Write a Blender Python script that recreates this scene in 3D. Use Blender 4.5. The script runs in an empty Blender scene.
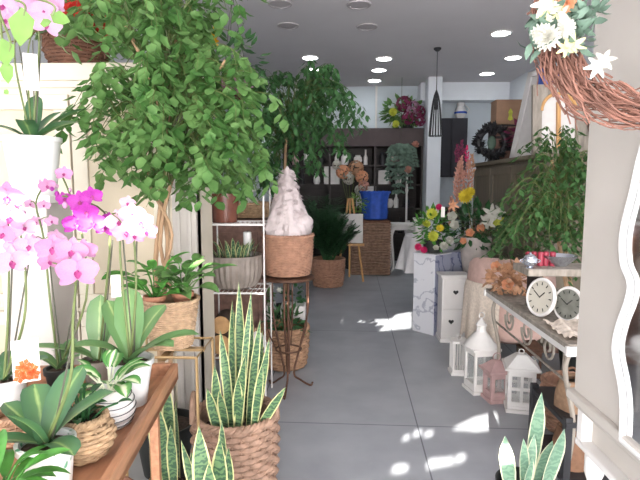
import bpy, math, random
from mathutils import Vector as V, Matrix
sc = bpy.context.scene
C = sc.collection
R = math.radians
PI = math.pi
rnd = random.Random(7)

# ------------------------------------------------------------ camera
CAMZ, YAW, PITCH, F = 1.45, R(1.685), R(6.15), 510.0
cd = bpy.data.cameras.new('camera')
cd.sensor_width = 36.0
cd.lens = F / 640 * 36
cd.clip_start = 0.05
cam = bpy.data.objects.new('camera', cd)
C.objects.link(cam)
cam.location = (0, 0, CAMZ)
cam.rotation_euler = (PI / 2 - PITCH, 0, YAW)
sc.camera = cam

# ------------------------------------------------------------ world, sun, added daylight fill, exposure
w = bpy.data.worlds.new('world')
sc.world = w
w.use_nodes = True
wb = w.node_tree.nodes['Background']
wb.inputs[0].default_value = (0.75, 0.86, 1.0, 1)
wb.inputs[1].default_value = 0.5
SUN = V((0.27, 1.0, -0.36)).normalized()
sl = bpy.data.lights.new('sun', 'SUN')
sl.energy = 30.0
sl.angle = R(0.3)
sl.color = (1.0, 0.95, 0.88)
so = bpy.data.objects.new('sun', sl)
C.objects.link(so)
so.location = (3, -6, 5)
so.rotation_euler = SUN.to_track_quat('-Z', 'Y').to_euler()
al = bpy.data.lights.new('daylight_fill', 'AREA')  # added area fill inside the closed front wall, standing in for daylight
al.shape = 'RECTANGLE'
al.size, al.size_y = 5.0, 2.9
al.energy = 560
al.color = (1.0, 0.965, 0.94)
ao = bpy.data.objects.new('daylight_fill', al)
C.objects.link(ao)
ao.location = (0.45, -2.9, 1.7)
ao.rotation_euler = (R(110), 0, 0)
LAMP = 18.0
sc.view_settings.view_transform = 'Standard'
sc.view_settings.look = 'None'
sc.view_settings.exposure = 0.75
sc.view_settings.gamma = 1
sc.view_settings.use_curve_mapping = False

# ------------------------------------------------------------ pixel helpers (points of the place from the photograph)
_r = V((math.cos(YAW), math.sin(YAW), 0))
_f = V((-math.sin(YAW) * math.cos(PITCH), math.cos(YAW) * math.cos(PITCH), -math.sin(PITCH)))
_u = _r.cross(_f)
def ray(px, py): return _f + _r * ((px - 320) / F) - _u * ((py - 240) / F)
def at(px, py, Y):
    d = ray(px, py)
    return V((0, 0, CAMZ)) + d * (Y / d.y)
def gnd(px, py, z=0.0):
    d = ray(px, py)
    return V((0, 0, CAMZ)) + d * ((z - CAMZ) / d.z)

# ------------------------------------------------------------ materials
def lin(h):
    h = h.lstrip('#')
    o = []
    for i in (0, 2, 4):
        c = int(h[i:i + 2], 16) / 255
        o.append(c / 12.92 if c <= 0.04045 else ((c + 0.055) / 1.055) ** 2.4)
    return o + [1.0]
def scl(c, k): return [min(1, x * k) for x in c[:3]] + [1.0]
def _new(name):
    m = bpy.data.materials.new(name)
    m.use_nodes = True
    nt = m.node_tree
    return m, nt, nt.nodes, nt.links, nt.nodes['Principled BSDF'], nt.nodes['Material Output']
def _ramp(N, stops):
    r = N.new('ShaderNodeValToRGB')
    e = r.color_ramp.elements
    while len(e) < len(stops): e.new(0.5)
    for k, (p, c) in enumerate(stops):
        e[k].position = p
        e[k].color = c
    return r
def _finish(N, L, p, out, transl, colsock):
    if transl:
        t = N.new('ShaderNodeBsdfTranslucent')
        L.new(colsock, t.inputs[0])
        mx = N.new('ShaderNodeMixShader')
        mx.inputs[0].default_value = transl
        L.new(p.outputs[0], mx.inputs[1])
        L.new(t.outputs[0], mx.inputs[2])
        L.new(mx.outputs[0], out.inputs[0])
def mat(name, h, rough=0.6, var=0.12, scale=12, bump=0.0, metal=0.0, c2=None, stretch=None, transl=0.0, spec=0.4, detail=3):
    m, nt, N, L, p, out = _new(name)
    c = lin(h)
    tc = N.new('ShaderNodeTexCoord')
    mp = N.new('ShaderNodeMapping')
    if stretch: mp.inputs['Scale'].default_value = stretch
    nz = N.new('ShaderNodeTexNoise')
    nz.inputs['Scale'].default_value = scale
    nz.inputs['Detail'].default_value = detail
    L.new(tc.outputs['Object'], mp.inputs[0])
    L.new(mp.outputs[0], nz.inputs['Vector'])
    a, b = (c, lin(c2)) if c2 else (scl(c, 1 - var), scl(c, 1 + var))
    rp = _ramp(N, [(0.32, a), (0.68, b)])
    L.new(nz.outputs[0], rp.inputs[0])
    L.new(rp.outputs[0], p.inputs['Base Color'])
    p.inputs['Roughness'].default_value = rough
    p.inputs['Metallic'].default_value = metal
    p.inputs['Specular IOR Level'].default_value = spec
    if bump:
        bp = N.new('ShaderNodeBump')
        bp.inputs['Strength'].default_value = bump
        bp.inputs['Distance'].default_value = 0.01
        L.new(nz.outputs[0], bp.inputs['Height'])
        L.new(bp.outputs[0], p.inputs['Normal'])
    _finish(N, L, p, out, transl, rp.outputs[0])
    return m
def uvmat(name, stops, rough=0.45, band=None, transl=0.12, vstops=None):
    """colour by the distance from the midrib (uv.x), optional cross bands along the leaf"""
    m, nt, N, L, p, out = _new(name)
    uv = N.new('ShaderNodeUVMap')
    sp = N.new('ShaderNodeSeparateXYZ')
    L.new(uv.outputs[0], sp.inputs[0])
    a = N.new('ShaderNodeMath'); a.operation = 'SUBTRACT'; a.inputs[1].default_value = 0.5
    L.new(sp.outputs[0], a.inputs[0])
    b = N.new('ShaderNodeMath'); b.operation = 'ABSOLUTE'
    L.new(a.outputs[0], b.inputs[0])
    nz = N.new('ShaderNodeTexNoise'); nz.inputs['Scale'].default_value = 30
    tc = N.new('ShaderNodeTexCoord')
    L.new(tc.outputs['Object'], nz.inputs['Vector'])
    s = N.new('ShaderNodeMath'); s.operation = 'MULTIPLY_ADD'; s.inputs[1].default_value = 0.12; s.inputs[2].default_value = -0.06
    L.new(nz.outputs[0], s.inputs[0])
    d = N.new('ShaderNodeMath'); d.operation = 'ADD'
    L.new(b.outputs[0], d.inputs[0]); L.new(s.outputs[0], d.inputs[1])
    rp = _ramp(N, [(q * 1.0, lin(c)) for q, c in stops])
    L.new(d.outputs[0], rp.inputs[0])
    col = rp.outputs[0]
    if band:
        wv = N.new('ShaderNodeTexWave'); wv.bands_direction = 'Z'
        wv.inputs['Scale'].default_value = 14; wv.inputs['Distortion'].default_value = 9; wv.inputs['Detail'].default_value = 2
        wv.inputs['Detail Scale'].default_value = 2.5
        L.new(tc.outputs['Object'], wv.inputs['Vector'])
        r2 = _ramp(N, [(0.35, lin(band[0])), (0.65, lin(band[1]))])
        L.new(wv.outputs[1], r2.inputs[0])
        g = N.new('ShaderNodeMath'); g.operation = 'GREATER_THAN'; g.inputs[1].default_value = band[2]
        L.new(d.outputs[0], g.inputs[0])
        mx = N.new('ShaderNodeMixRGB')
        L.new(g.outputs[0], mx.inputs[0]); L.new(r2.outputs[0], mx.inputs[1]); L.new(col, mx.inputs[2])
        col = mx.outputs[0]
    L.new(col, p.inputs['Base Color'])
    p.inputs['Roughness'].default_value = rough
    _finish(N, L, p, out, transl, col)
    return m
def marble(name, h, vein, rough=0.3):
    m, nt, N, L, p, out = _new(name)
    tc = N.new('ShaderNodeTexCoord')
    wv = N.new('ShaderNodeTexWave'); wv.bands_direction = 'DIAGONAL'
    wv.inputs['Scale'].default_value = 2.6; wv.inputs['Distortion'].default_value = 14; wv.inputs['Detail'].default_value = 4
    wv.inputs['Detail Scale'].default_value = 1.6
    L.new(tc.outputs['Object'], wv.inputs['Vector'])
    rp = _ramp(N, [(0.0, lin(vein)), (0.12, lin(h)), (1.0, lin(h))])
    L.new(wv.outputs[1], rp.inputs[0])
    L.new(rp.outputs[0], p.inputs['Base Color'])
    p.inputs['Roughness'].default_value = rough
    return m
def glassmat(name):
    m, nt, N, L, p, out = _new(name)
    p.inputs['Base Color'].default_value = (0.9, 0.93, 0.92, 1)
    p.inputs['Roughness'].default_value = 0.03
    t = N.new('ShaderNodeBsdfTransparent')
    mx = N.new('ShaderNodeMixShader'); mx.inputs[0].default_value = 0.14
    L.new(t.outputs[0], mx.inputs[1]); L.new(p.outputs[0], mx.inputs[2]); L.new(mx.outputs[0], out.inputs[0])
    return m
def emitmat(name, col, s):
    m, nt, N, L, p, out = _new(name)
    p.inputs['Base Color'].default_value = (0.9, 0.9, 0.9, 1)
    p.inputs['Emission Color'].default_value = col
    p.inputs['Emission Strength'].default_value = s
    return m
def floormat():
    m, nt, N, L, p, out = _new('floor_tile')
    tc = N.new('ShaderNodeTexCoord')
    mp = N.new('ShaderNodeMapping')
    mp.inputs['Rotation'].default_value = (0, 0, R(1.9))
    mp.inputs['Location'].default_value = (-0.405, 1.02, 0)
    L.new(tc.outputs['Object'], mp.inputs[0])
    br = N.new('ShaderNodeTexBrick')
    br.offset = 0.0
    br.inputs['Scale'].default_value = 1
    br.inputs['Mortar Size'].default_value = 0.0045
    br.inputs['Mortar Smooth'].default_value = 0.3
    br.inputs['Brick Width'].default_value = 1.0
    br.inputs['Row Height'].default_value = 2.0
    br.inputs['Color1'].default_value = lin('#9da0a6')
    br.inputs['Color2'].default_value = lin('#a1a4a8')
    br.inputs['Mortar'].default_value = lin('#63656b')
    L.new(mp.outputs[0], br.inputs['Vector'])
    nz = N.new('ShaderNodeTexNoise'); nz.inputs['Scale'].default_value = 3.5; nz.inputs['Detail'].default_value = 6
    L.new(tc.outputs['Object'], nz.inputs['Vector'])
    rp = _ramp(N, [(0.3, (0.86, 0.86, 0.87, 1)), (0.7, (1.08, 1.08, 1.07, 1))])
    L.new(nz.outputs[0], rp.inputs[0])
    mx = N.new('ShaderNodeMixRGB'); mx.blend_type = 'MULTIPLY'; mx.inputs[0].default_value = 1
    L.new(br.outputs[0], mx.inputs[1]); L.new(rp.outputs[0], mx.inputs[2])
    L.new(mx.outputs[0], p.inputs['Base Color'])
    p.inputs['Roughness'].default_value = 0.42
    return m

MT = dict(
    floor=floormat(),
    ceil=mat('ceiling_paint', '#d6d2d4', 0.9, 0.02, 2),
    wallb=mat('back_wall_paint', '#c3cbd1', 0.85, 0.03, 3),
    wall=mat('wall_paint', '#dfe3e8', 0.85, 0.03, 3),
    cream=mat('cream_paint', '#d3cab8', 0.55, 0.05, 4),
    cream2=mat('cream_panel', '#cbbea6', 0.6, 0.06, 4),
    greycream=mat('grey_cream_paint', '#b9b3ac', 0.55, 0.04, 4),
    white=mat('white_paint', '#dbd8d5', 0.45, 0.04, 8),
    whiteplas=mat('white_plastic', '#d9d8d7', 0.3, 0.02, 6),
    ceramic=mat('glazed_ceramic', '#b9b0ab', 0.25, 0.12, 14),
    brownpot=mat('brown_glaze', '#6d4438', 0.22, 0.18, 20),
    greypot=mat('grey_brown_ribbed', '#8a8078', 0.5, 0.15, 20, 0.2),
    terracotta=mat('terracotta', '#b07a60', 0.7, 0.15, 15),
    darkpot=mat('dark_plastic', '#2b2d2c', 0.5, 0.1, 10),
    soil=mat('soil', '#3a2f28', 0.95, 0.5, 60, 0.8),
    tablewood=mat('reddish_wood', '#ad7c5e', 0.45, 0.2, 6, 0.1, stretch=(8, 1, 8)),
    palewood=mat('pale_wood', '#c99a63', 0.5, 0.12, 6, stretch=(6, 6, 1)),
    tanwood=mat('tan_wood', '#6f6555', 0.5, 0.14, 5, 0.05, stretch=(5, 5, 0.7)),
    brownwood=mat('brown_wood', '#7d5f54', 0.5, 0.2, 5, stretch=(6, 1, 6)),
    darkwood=mat('dark_shelf_wood', '#383130', 0.55, 0.2, 6, stretch=(1, 6, 6)),
    fascia=mat('dark_brown_fascia', '#463a3a', 0.6, 0.15, 6),
    greywood=mat('weathered_grey_wood', '#8f877d', 0.8, 0.25, 9, 0.4, stretch=(4, 4, 0.8)),
    gold=mat('brass_tube', '#b79a70', 0.35, 0.08, 10, metal=0.6),
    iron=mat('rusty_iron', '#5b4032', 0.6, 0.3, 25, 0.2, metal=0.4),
    black=mat('black_metal', '#2a2a2d', 0.45, 0.15, 12),
    blackmatt=mat('black_board', '#302f35', 0.7, 0.12, 6),
    silver=mat('silver', '#c8ccd4', 0.2, 0.05, 10, metal=0.9),
    wicker=mat('brown_wicker', '#a58368', 0.65, 0.28, 26, 0.2),
    wickerd=mat('grey_brown_wicker', '#957967', 0.7, 0.25, 24, 0.2),
    wickerr=mat('reddish_wicker', '#a37c66', 0.6, 0.2, 26, 0.2),
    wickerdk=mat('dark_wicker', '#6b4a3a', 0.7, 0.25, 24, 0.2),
    seagrass=mat('pale_seagrass', '#b3977a', 0.7, 0.2, 40, 0.4),
    rope=mat('straw_rope', '#a68b6c', 0.75, 0.25, 45, 0.4),
    vine=mat('reddish_vine', '#775347', 0.75, 0.3, 30, 0.2),
    ficus=mat('ficus_leaf', '#47743a', 0.4, 0.35, 9, c2='#7a9f60', transl=0.35),
    ficusd=mat('dark_tree_leaf', '#456f42', 0.45, 0.4, 11, transl=0.2),  # darker, more muted leaf green
    ficusr=mat('small_leaf_green', '#44693a', 0.5, 0.4, 9, transl=0.25),
    palmleaf=mat('palm_leaf', '#3d6843', 0.45, 0.3, 12, transl=0.2),
    lime=mat('bright_green_leaf', '#769c50', 0.4, 0.25, 12, transl=0.35),
    midgreen=mat('mid_green_leaf', '#4f8a3c', 0.4, 0.3, 15, transl=0.25),
    deepgreen=mat('deep_green_leaf', '#2f5a33', 0.4, 0.3, 15, transl=0.15),
    eucal=mat('eucalyptus_leaf', '#62796a', 0.6, 0.2, 14, transl=0.2),
    bark=mat('pale_bark', '#a98a6c', 0.85, 0.25, 18, 0.4, stretch=(1, 1, 0.3)),
    stem=mat('green_brown_stem', '#5d6a3c', 0.5, 0.2, 15),
    stake=mat('dark_stake', '#4a4a3e', 0.5, 0.1, 10),
    orleaf=uvmat('orchid_leaf', [(0.0, '#a3b77c'), (0.06, '#6f945c'), (0.5, '#5e8454')], 0.35),
    orleafd=uvmat('dark_orchid_leaf', [(0.0, '#8fa868'), (0.08, '#4f7548'), (0.5, '#3d6343')], 0.35),
    snake=uvmat('snake_leaf', [(0.0, '#3c6a44'), (0.36, '#557d52'), (0.40, '#cfcf90'), (0.5, '#dcd8a4')], 0.4, ('#42624a', '#6a8a60', 0.37)),
    snakep=uvmat('pale_snake_leaf', [(0.0, '#6d9a78'), (0.39, '#7fa884'), (0.43, '#d6d8b4'), (0.5, '#e0dec2')], 0.4, ('#6f947c', '#85a68b', 0.41)),
    variegated=uvmat('variegated_leaf', [(0.0, '#e6ead0'), (0.12, '#cfe0b0'), (0.22, '#5f9a4c'), (0.5, '#3f7a3c')], 0.4),
    p_mag=mat('magenta_petal', '#ad3aa2', 0.55, 0.2, 25, transl=0.35),
    p_pink=mat('pink_petal', '#bb84a9', 0.55, 0.12, 25, transl=0.35),
    p_pale=mat('pale_pink_petal', '#cfabc0', 0.55, 0.1, 25, transl=0.35),
    p_mott=mat('mottled_pink_petal', '#bd86ae', 0.55, 0.25, 70, c2='#d6b2ca', transl=0.3),
    p_lip=mat('dark_pink_lip', '#9c4078', 0.5, 0.2, 20, transl=0.2),
    p_yel=mat('yellow_petal', '#d9c640', 0.6, 0.2, 20, transl=0.2),
    p_cream=mat('cream_petal', '#cfc997', 0.6, 0.1, 20, transl=0.2),
    p_gold=mat('golden_petal', '#e0b020', 0.6, 0.2, 20, transl=0.2),
    p_lemon=mat('lemon_green_petal', '#c4c94e', 0.6, 0.2, 20, transl=0.2),
    p_red=mat('red_petal', '#c63a33', 0.6, 0.2, 20, transl=0.2),
    p_peach=mat('peach_petal', '#dba07c', 0.65, 0.15, 20, transl=0.2),
    p_white=mat('white_petal', '#cbcac0', 0.6, 0.06, 20, transl=0.25),
    p_hot=mat('hot_pink_petal', '#cf2f6a', 0.6, 0.2, 20, transl=0.2),
    p_wine=mat('wine_petal', '#7a2d4e', 0.65, 0.25, 20, transl=0.15),
    p_mauve=mat('dusty_mauve_petal', '#a98296', 0.65, 0.2, 20, transl=0.2),
    p_dry=mat('dried_pink_plume', '#c08f80', 0.8, 0.2, 25, transl=0.2),
    p_orange=mat('dried_orange_petal', '#b98f70', 0.75, 0.2, 25, transl=0.2),
    frost=mat('frosted_white_gauze', '#c9bdbd', 0.85, 0.1, 30, 0.5, transl=0.1),
    paper=mat('white_card', '#dedad6', 0.7, 0.02, 5),
    orange=mat('orange_print', '#e2602f', 0.6, 0.25, 60),
    pinkcloth=mat('dusty_pink_velvet', '#c4a59b', 0.9, 0.08, 20, 0.2),
    lace=mat('cream_lace', '#ddd0c2', 0.9, 0.12, 60, 0.3, transl=0.2),
    cloth=mat('white_tablecloth', '#e4e2e4', 0.85, 0.05, 10, transl=0.15),
    blue=mat('cobalt_blue_cloth', '#2f57b8', 0.6, 0.2, 14),
    pinkpaint=mat('dusty_pink_paint', '#b59694', 0.6, 0.12, 14),
    cardboard=mat('cardboard', '#9a7a62', 0.8, 0.1, 10),
    logend=mat('cut_log', '#c39a6b', 0.8, 0.15, 18),
    logbark=mat('log_bark', '#4d3c31', 0.9, 0.25, 18, 0.5),
    redwax=mat('red_wax', '#983445', 0.4, 0.1, 12),
    tanbag=mat('tan_woven_bag', '#94775f', 0.75, 0.18, 40, 0.3),
    brownbag=mat('brown_bag', '#7b5a44', 0.75, 0.18, 30, 0.3),
    clockface=mat('aged_clock_face', '#c4bfb2', 0.5, 0.06, 8),
    greyface=mat('grey_face', '#76776f', 0.5, 0.2, 18),
    marblew=marble('white_marble_print', '#d6d7dc', '#a9acb8'),
    marbleb=marble('blue_grey_marble_print', '#9ea2b6', '#5d6484'),
    glass=glassmat('clear_glass'),
    light=emitmat('led_panel', (0.93, 0.97, 1.0, 1), LAMP),
    dim=mat('unlit_diffuser', '#b4aeb0', 0.6, 0.02, 4),
    bark_mix=mat('orchid_bark', '#4a3a30', 0.95, 0.4, 70, 0.8),
    bluebox=mat('blue_print', '#2f6aa8', 0.5, 0.1, 10),
    canvas=mat('canvas_board', '#d6d3d0', 0.8, 0.05, 12),
)
_m, _nt, _N, _L, _p, _o = _new('mirror_glass')
_p.inputs['Base Color'].default_value = (0.9, 0.91, 0.92, 1)
_p.inputs['Metallic'].default_value = 1
_p.inputs['Roughness'].default_value = 0.06
MT['mirror'] = _m
def leafprint():
    m, nt, N, L, p, out = _new('white_pot_green_leaf_print')
    tc = N.new('ShaderNodeTexCoord')
    vo = N.new('ShaderNodeTexVoronoi'); vo.inputs['Scale'].default_value = 42
    mp = N.new('ShaderNodeMapping'); mp.inputs['Scale'].default_value = (1, 1, 0.6); mp.inputs['Rotation'].default_value = (0.5, 0.6, 0)
    L.new(tc.outputs['Object'], mp.inputs[0]); L.new(mp.outputs[0], vo.inputs['Vector'])
    nz = N.new('ShaderNodeTexNoise'); nz.inputs['Scale'].default_value = 16
    L.new(tc.outputs['Object'], nz.inputs['Vector'])
    r1 = _ramp(N, [(0.26, (1, 1, 1, 1)), (0.34, (0, 0, 0, 1))])
    L.new(vo.outputs['Distance'], r1.inputs[0])
    r2 = _ramp(N, [(0.5, (0, 0, 0, 1)), (0.56, (1, 1, 1, 1))])
    L.new(nz.outputs[0], r2.inputs[0])
    mu = N.new('ShaderNodeMath'); mu.operation = 'MULTIPLY'
    L.new(r1.outputs[0], mu.inputs[0]); L.new(r2.outputs[0], mu.inputs[1])
    mx = N.new('ShaderNodeMixRGB'); mx.inputs[1].default_value = lin('#eceeea'); mx.inputs[2].default_value = lin('#5f9a78')
    L.new(mu.outputs[0], mx.inputs[0]); L.new(mx.outputs[0], p.inputs['Base Color'])
    p.inputs['Roughness'].default_value = 0.3
    return m
MT['leafprint'] = leafprint()

# ------------------------------------------------------------ mesh builder
class MB:
    def __init__(s): s.v, s.f, s.u, s.m = [], [], [], []
    def add(s, vs, fs, mi=0, us=None):
        o = len(s.v)
        s.v += [tuple(x) for x in vs]
        s.u += us if us else [(0.5, 0.5)] * len(vs)
        s.f += [tuple(i + o for i in q) for q in fs]
        s.m += [mi] * len(fs)
        return s
    def box(s, c, d, rz=0, mi=0, rx=0, ry=0):
        h = [x / 2 for x in d]
        M = Matrix.Translation(V(c)) @ Matrix.Rotation(rz, 4, 'Z') @ Matrix.Rotation(rx, 4, 'X') @ Matrix.Rotation(ry, 4, 'Y')
        vs = [M @ V((x * h[0], y * h[1], z * h[2])) for x in (-1, 1) for y in (-1, 1) for z in (-1, 1)]
        return s.add(vs, [(0, 1, 3, 2), (4, 6, 7, 5), (0, 4, 5, 1), (2, 3, 7, 6), (0, 2, 6, 4), (1, 5, 7, 3)], mi)
    def tube(s, pts, r, n=6, mi=0, closed=False, cap=True):
        pts = [V(p) for p in pts]
        k = len(pts)
        rr = r if isinstance(r, (list, tuple)) else [r] * k
        vs, fs = [], []
        pn = None
        for i, p in enumerate(pts):
            a = pts[i - 1] if (i or closed) else p
            b = pts[(i + 1) % k] if (i < k - 1 or closed) else p
            t = (b - a)
            t = t.normalized() if t.length > 1e-9 else V((0, 0, 1))
            if pn is None:
                pn = t.cross(V((0, 0, 1)))
                if pn.length < 0.05: pn = t.cross(V((0, 1, 0)))
            pn = (pn - t * pn.dot(t))
            pn = pn.normalized() if pn.length > 1e-6 else t.orthogonal().normalized()
            bn = t.cross(pn)
            for j in range(n):
                g = 2 * PI * j / n
                vs.append(p + (pn * math.cos(g) + bn * math.sin(g)) * rr[i])
        for i in range(k if closed else k - 1):
            i2 = (i + 1) % k
            for j in range(n):
                j2 = (j + 1) % n
                fs.append((i * n + j, i * n + j2, i2 * n + j2, i2 * n + j))
        if cap and not closed:
            fs.append(tuple(range(n - 1, -1, -1)))
            fs.append(tuple((k - 1) * n + j for j in range(n)))
        return s.add(vs, fs, mi)
    def lathe(s, prof, c=(0, 0, 0), n=32, mi=0, wob=None):
        vs, fs = [], []
        c = V(c)
        for (r, z) in prof:
            for j in range(n):
                a = 2 * PI * j / n
                q = r * (wob(a, z) if wob else 1)
                vs.append(c + V((q * math.cos(a), q * math.sin(a), z)))
        for i in range(len(prof) - 1):
            for j in range(n):
                j2 = (j + 1) % n
                fs.append((i * n + j, i * n + j2, (i + 1) * n + j2, (i + 1) * n + j))
        if prof[0][0] > 1e-4: fs.append(tuple(range(n - 1, -1, -1)))
        if prof[-1][0] > 1e-4: fs.append(tuple((len(prof) - 1) * n + j for j in range(n)))
        return s.add(vs, fs, mi)
    def ball(s, c, r, n=12, m=8, sx=1, sy=1, sz=1, mi=0, jit=0):
        c = V(c)
        vs = [c + V((0, 0, -r * sz))]
        for i in range(1, m):
            a = PI * i / m
            for j in range(n):
                b = 2 * PI * j / n
                q = r * (1 + (rnd.uniform(-jit, jit) if jit else 0))
                vs.append(c + V((q * sx * math.sin(a) * math.cos(b), q * sy * math.sin(a) * math.sin(b), -q * sz * math.cos(a))))
        vs.append(c + V((0, 0, r * sz)))
        fs = [(0, 1 + (j + 1) % n, 1 + j) for j in range(n)]
        for i in range(m - 2):
            for j in range(n):
                a, b = 1 + i * n + j, 1 + i * n + (j + 1) % n
                fs.append((a, b, b + n, a + n))
        e = len(vs) - 1
        fs += [(1 + (m - 2) * n + j, 1 + (m - 2) * n + (j + 1) % n, e) for j in range(n)]
        return s.add(vs, fs, mi)
    def prism(s, poly, axis, lo, hi, mi=0):
        """poly of 2-D points extruded along axis ('X': (y,z), 'Y': (x,z), 'Z': (x,y))"""
        def P(q, t): return {'X': (t, q[0], q[1]), 'Y': (q[0], t, q[1]), 'Z': (q[0], q[1], t)}[axis]
        n = len(poly)
        vs = [P(q, lo) for q in poly] + [P(q, hi) for q in poly]
        fs = [tuple(range(n - 1, -1, -1)), tuple(range(n, 2 * n))] + [(i, (i + 1) % n, n + (i + 1) % n, n + i) for i in range(n)]
        return s.add(vs, fs, mi)
    def blade(s, base, az, elev, L, W, droop=0.0, fold=0.25, prof='snake', n=9, roll=0.0, twist=0.0, mi=0):
        p = V(base)
        h = V((math.cos(az), math.sin(az), 0))
        sd0 = V((-math.sin(az), math.cos(az), 0))
        vs, us, fs = [], [], []
        e = elev
        for i in range(n + 1):
            t = i / n
            T = h * math.cos(e) + V((0, 0, 1)) * math.sin(e)
            rt = roll + twist * t
            q = Matrix.Rotation(rt, 3, T)
            sd = q @ sd0
            nm = sd.cross(T) * -1
            if prof == 'snake': wt = (0.62 + 0.38 * min(1, t / 0.4)) * (1 if t < 0.62 else max(0.02, 1 - ((t - 0.62) / 0.38) ** 1.7))
            elif prof == 'orchid': wt = max(0.03, (0.42 + 0.58 * min(1, t / 0.5)) * (1 if t < 0.7 else math.sqrt(max(0, 1 - ((t - 0.7) / 0.3) ** 2))))
            elif prof == 'heart': wt = max(0.02, math.sin(PI * min(1, 0.12 + 0.88 * t ** 0.75)) ** 0.8)
            else: wt = max(0.02, math.sin(PI * min(1, 0.05 + 0.95 * t)) ** 0.7)
            for k in (-2, -1, 0, 1, 2):
                a = k / 2
                vs.append(p + sd * (W / 2 * wt * a) + nm * (fold * W / 2 * wt * abs(a)))
                us.append((0.5 + a / 2, t))
            p = p + T * (L / n)
            e -= droop / n
        for i in range(n):
            for k in range(4):
                a = i * 5 + k
                fs.append((a, a + 1, a + 6, a + 5))
        return s.add(vs, fs, mi, us)
    def leaf(s, b, d, L, W, nrm=None, mi=0, bend=0.15):
        """small pointed leaf with a folded midrib"""
        b, d = V(b), V(d).normalized()
        if nrm is None: nrm = V((rnd.uniform(-1, 1), rnd.uniform(-1, 1), rnd.uniform(0, 1)))
        sd = d.cross(V(nrm))
        sd = sd.normalized() if sd.length > 1e-3 else d.orthogonal().normalized()
        nm = sd.cross(d)
        m1, m2 = b + d * L * 0.33 - nm * L * bend * 0.3, b + d * L * 0.68 - nm * L * bend * 0.5
        tip = b + d * L + nm * L * bend * 0.4
        vs = [b, m1 + sd * W * .5 + nm * W * .12, m1, m1 - sd * W * .5 + nm * W * .12, m2 + sd * W * .36 + nm * W * .1, m2, m2 - sd * W * .36 + nm * W * .1, tip]
        return s.add(vs, [(0, 1, 2), (0, 2, 3), (1, 4, 5, 2), (2, 5, 6, 3), (4, 7, 5), (5, 7, 6)], mi,
                     [(.5, 0), (0, .3), (.5, .3), (1, .3), (0.1, .7), (.5, .7), (.9, .7), (.5, 1)])
    def shifted(s, o): return [(x - o[0], y - o[1], z - o[2]) for x, y, z in s.v]

ORG = {}
def link(o): C.objects.link(o); return o
def mesh_of(mb, name, mats, org=(0, 0, 0), smooth=True):
    me = bpy.data.meshes.new(name)
    me.from_pydata(mb.shifted(org), [], mb.f)
    for m in (mats if isinstance(mats, (list, tuple)) else [mats]): me.materials.append(MT[m] if isinstance(m, str) else m)
    for i, p in enumerate(me.polygons): p.material_index = mb.m[i]
    ul = me.uv_layers.new(name='UVMap')
    for lp in me.loops: ul.data[lp.index].uv = mb.u[lp.vertex_index]
    if smooth:
        for p in me.polygons: p.use_smooth = True
    me.update()
    return me
def fin(o, smooth, bev):
    if bev:
        b = o.modifiers.new('bevel', 'BEVEL'); b.width = bev; b.segments = 2; b.limit_method = 'ANGLE'; b.angle_limit = R(40)
    if smooth == 'auto':
        try:
            o.data.set_sharp_from_angle(angle=R(38))
        except Exception: pass
def build(mb, name, mats, parent=None, org=None, smooth='auto', bev=0, label=None):
    """one mesh object; its origin is the parent's base, or org, for a top-level one the middle of its underside"""
    if parent is not None: g = ORG[parent.name]
    elif org is not None: g = V(org)
    else:
        xs, ys, zs = zip(*mb.v)
        g = V(((min(xs) + max(xs)) / 2, (min(ys) + max(ys)) / 2, min(zs)))
    o = link(bpy.data.objects.new(name, mesh_of(mb, name, mats, g, bool(smooth))))
    ORG[o.name] = g
    if parent is not None: o.parent = parent
    else: o.location = g
    fin(o, smooth, bev)
    if label: o['label'] = label
    return o
def tag(o, label, cat, group=None):
    o['label'] = label; o['category'] = cat
    if group: o['group'] = group
    return o
def thing(name, loc, label, cat, group=None):
    o = link(bpy.data.objects.new(name, None))
    o.empty_display_size = 0.05
    o.location = loc
    ORG[o.name] = V(loc)
    return tag(o, label, cat, group)
def struct(mb, name, mats, bev=0, smooth='auto', parent=None, **k):
    o = build(mb, name, mats, parent, bev=bev, smooth=smooth, **k)
    if parent is None: o['kind'] = 'structure'
    return o
def inst(me, name, parent, pos, scale=1.0, face=None, roll=0.0):
    """a part that shares mesh data, placed at a point of the place"""
    o = link(bpy.data.objects.new(name, me))
    o.parent = parent
    o.location = V(pos) - ORG[parent.name]
    ORG[o.name] = V(pos)
    if face is not None:
        q = V(face).to_track_quat('-Y', 'Z')
        o.rotation_mode = 'QUATERNION'
        o.rotation_quaternion = q @ Matrix.Rotation(roll, 3, 'Y').to_quaternion()
    o.scale = (scale,) * 3
    return o
def dup(root, loc, label, rz=0, group=None):
    r = link(root.copy()); r.location = loc; r['label'] = label
    if rz: r.rotation_euler = (0, 0, rz)
    if group: r['group'] = group
    for ch in list(root.children):
        c = link(ch.copy()); c.parent = r
        for g in ch.children:
            d = link(g.copy()); d.parent = c
    return r

# ------------------------------------------------------------ the setting
XL, XR, YB, YF, ZC = -2.2, 3.15, 9.9, -3.0, 3.3
struct(MB().box(((XL + XR) / 2, (YF + YB) / 2, -0.05), (XR - XL + .4, YB - YF + .4, 0.1)), 'floor', 'floor', org=(0, 0, 0))
struct(MB().box(((XL + XR) / 2, (YF + YB) / 2, ZC + 0.05), (XR - XL + .4, YB - YF + .4, 0.1)), 'ceiling', 'ceil')
struct(MB().box((XL - 0.05, (YF + YB) / 2, ZC / 2), (0.1, YB - YF, ZC)), 'wall_left', 'wall')
struct(MB().box((XR + 0.05, (YF + YB) / 2, ZC / 2), (0.1, YB - YF, ZC)), 'wall_right', 'wall')
struct(MB().box(((XL + XR) / 2, YB + 0.05, ZC / 2), (XR - XL + .2, 0.1, ZC)), 'wall_back', 'wallb')
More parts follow.
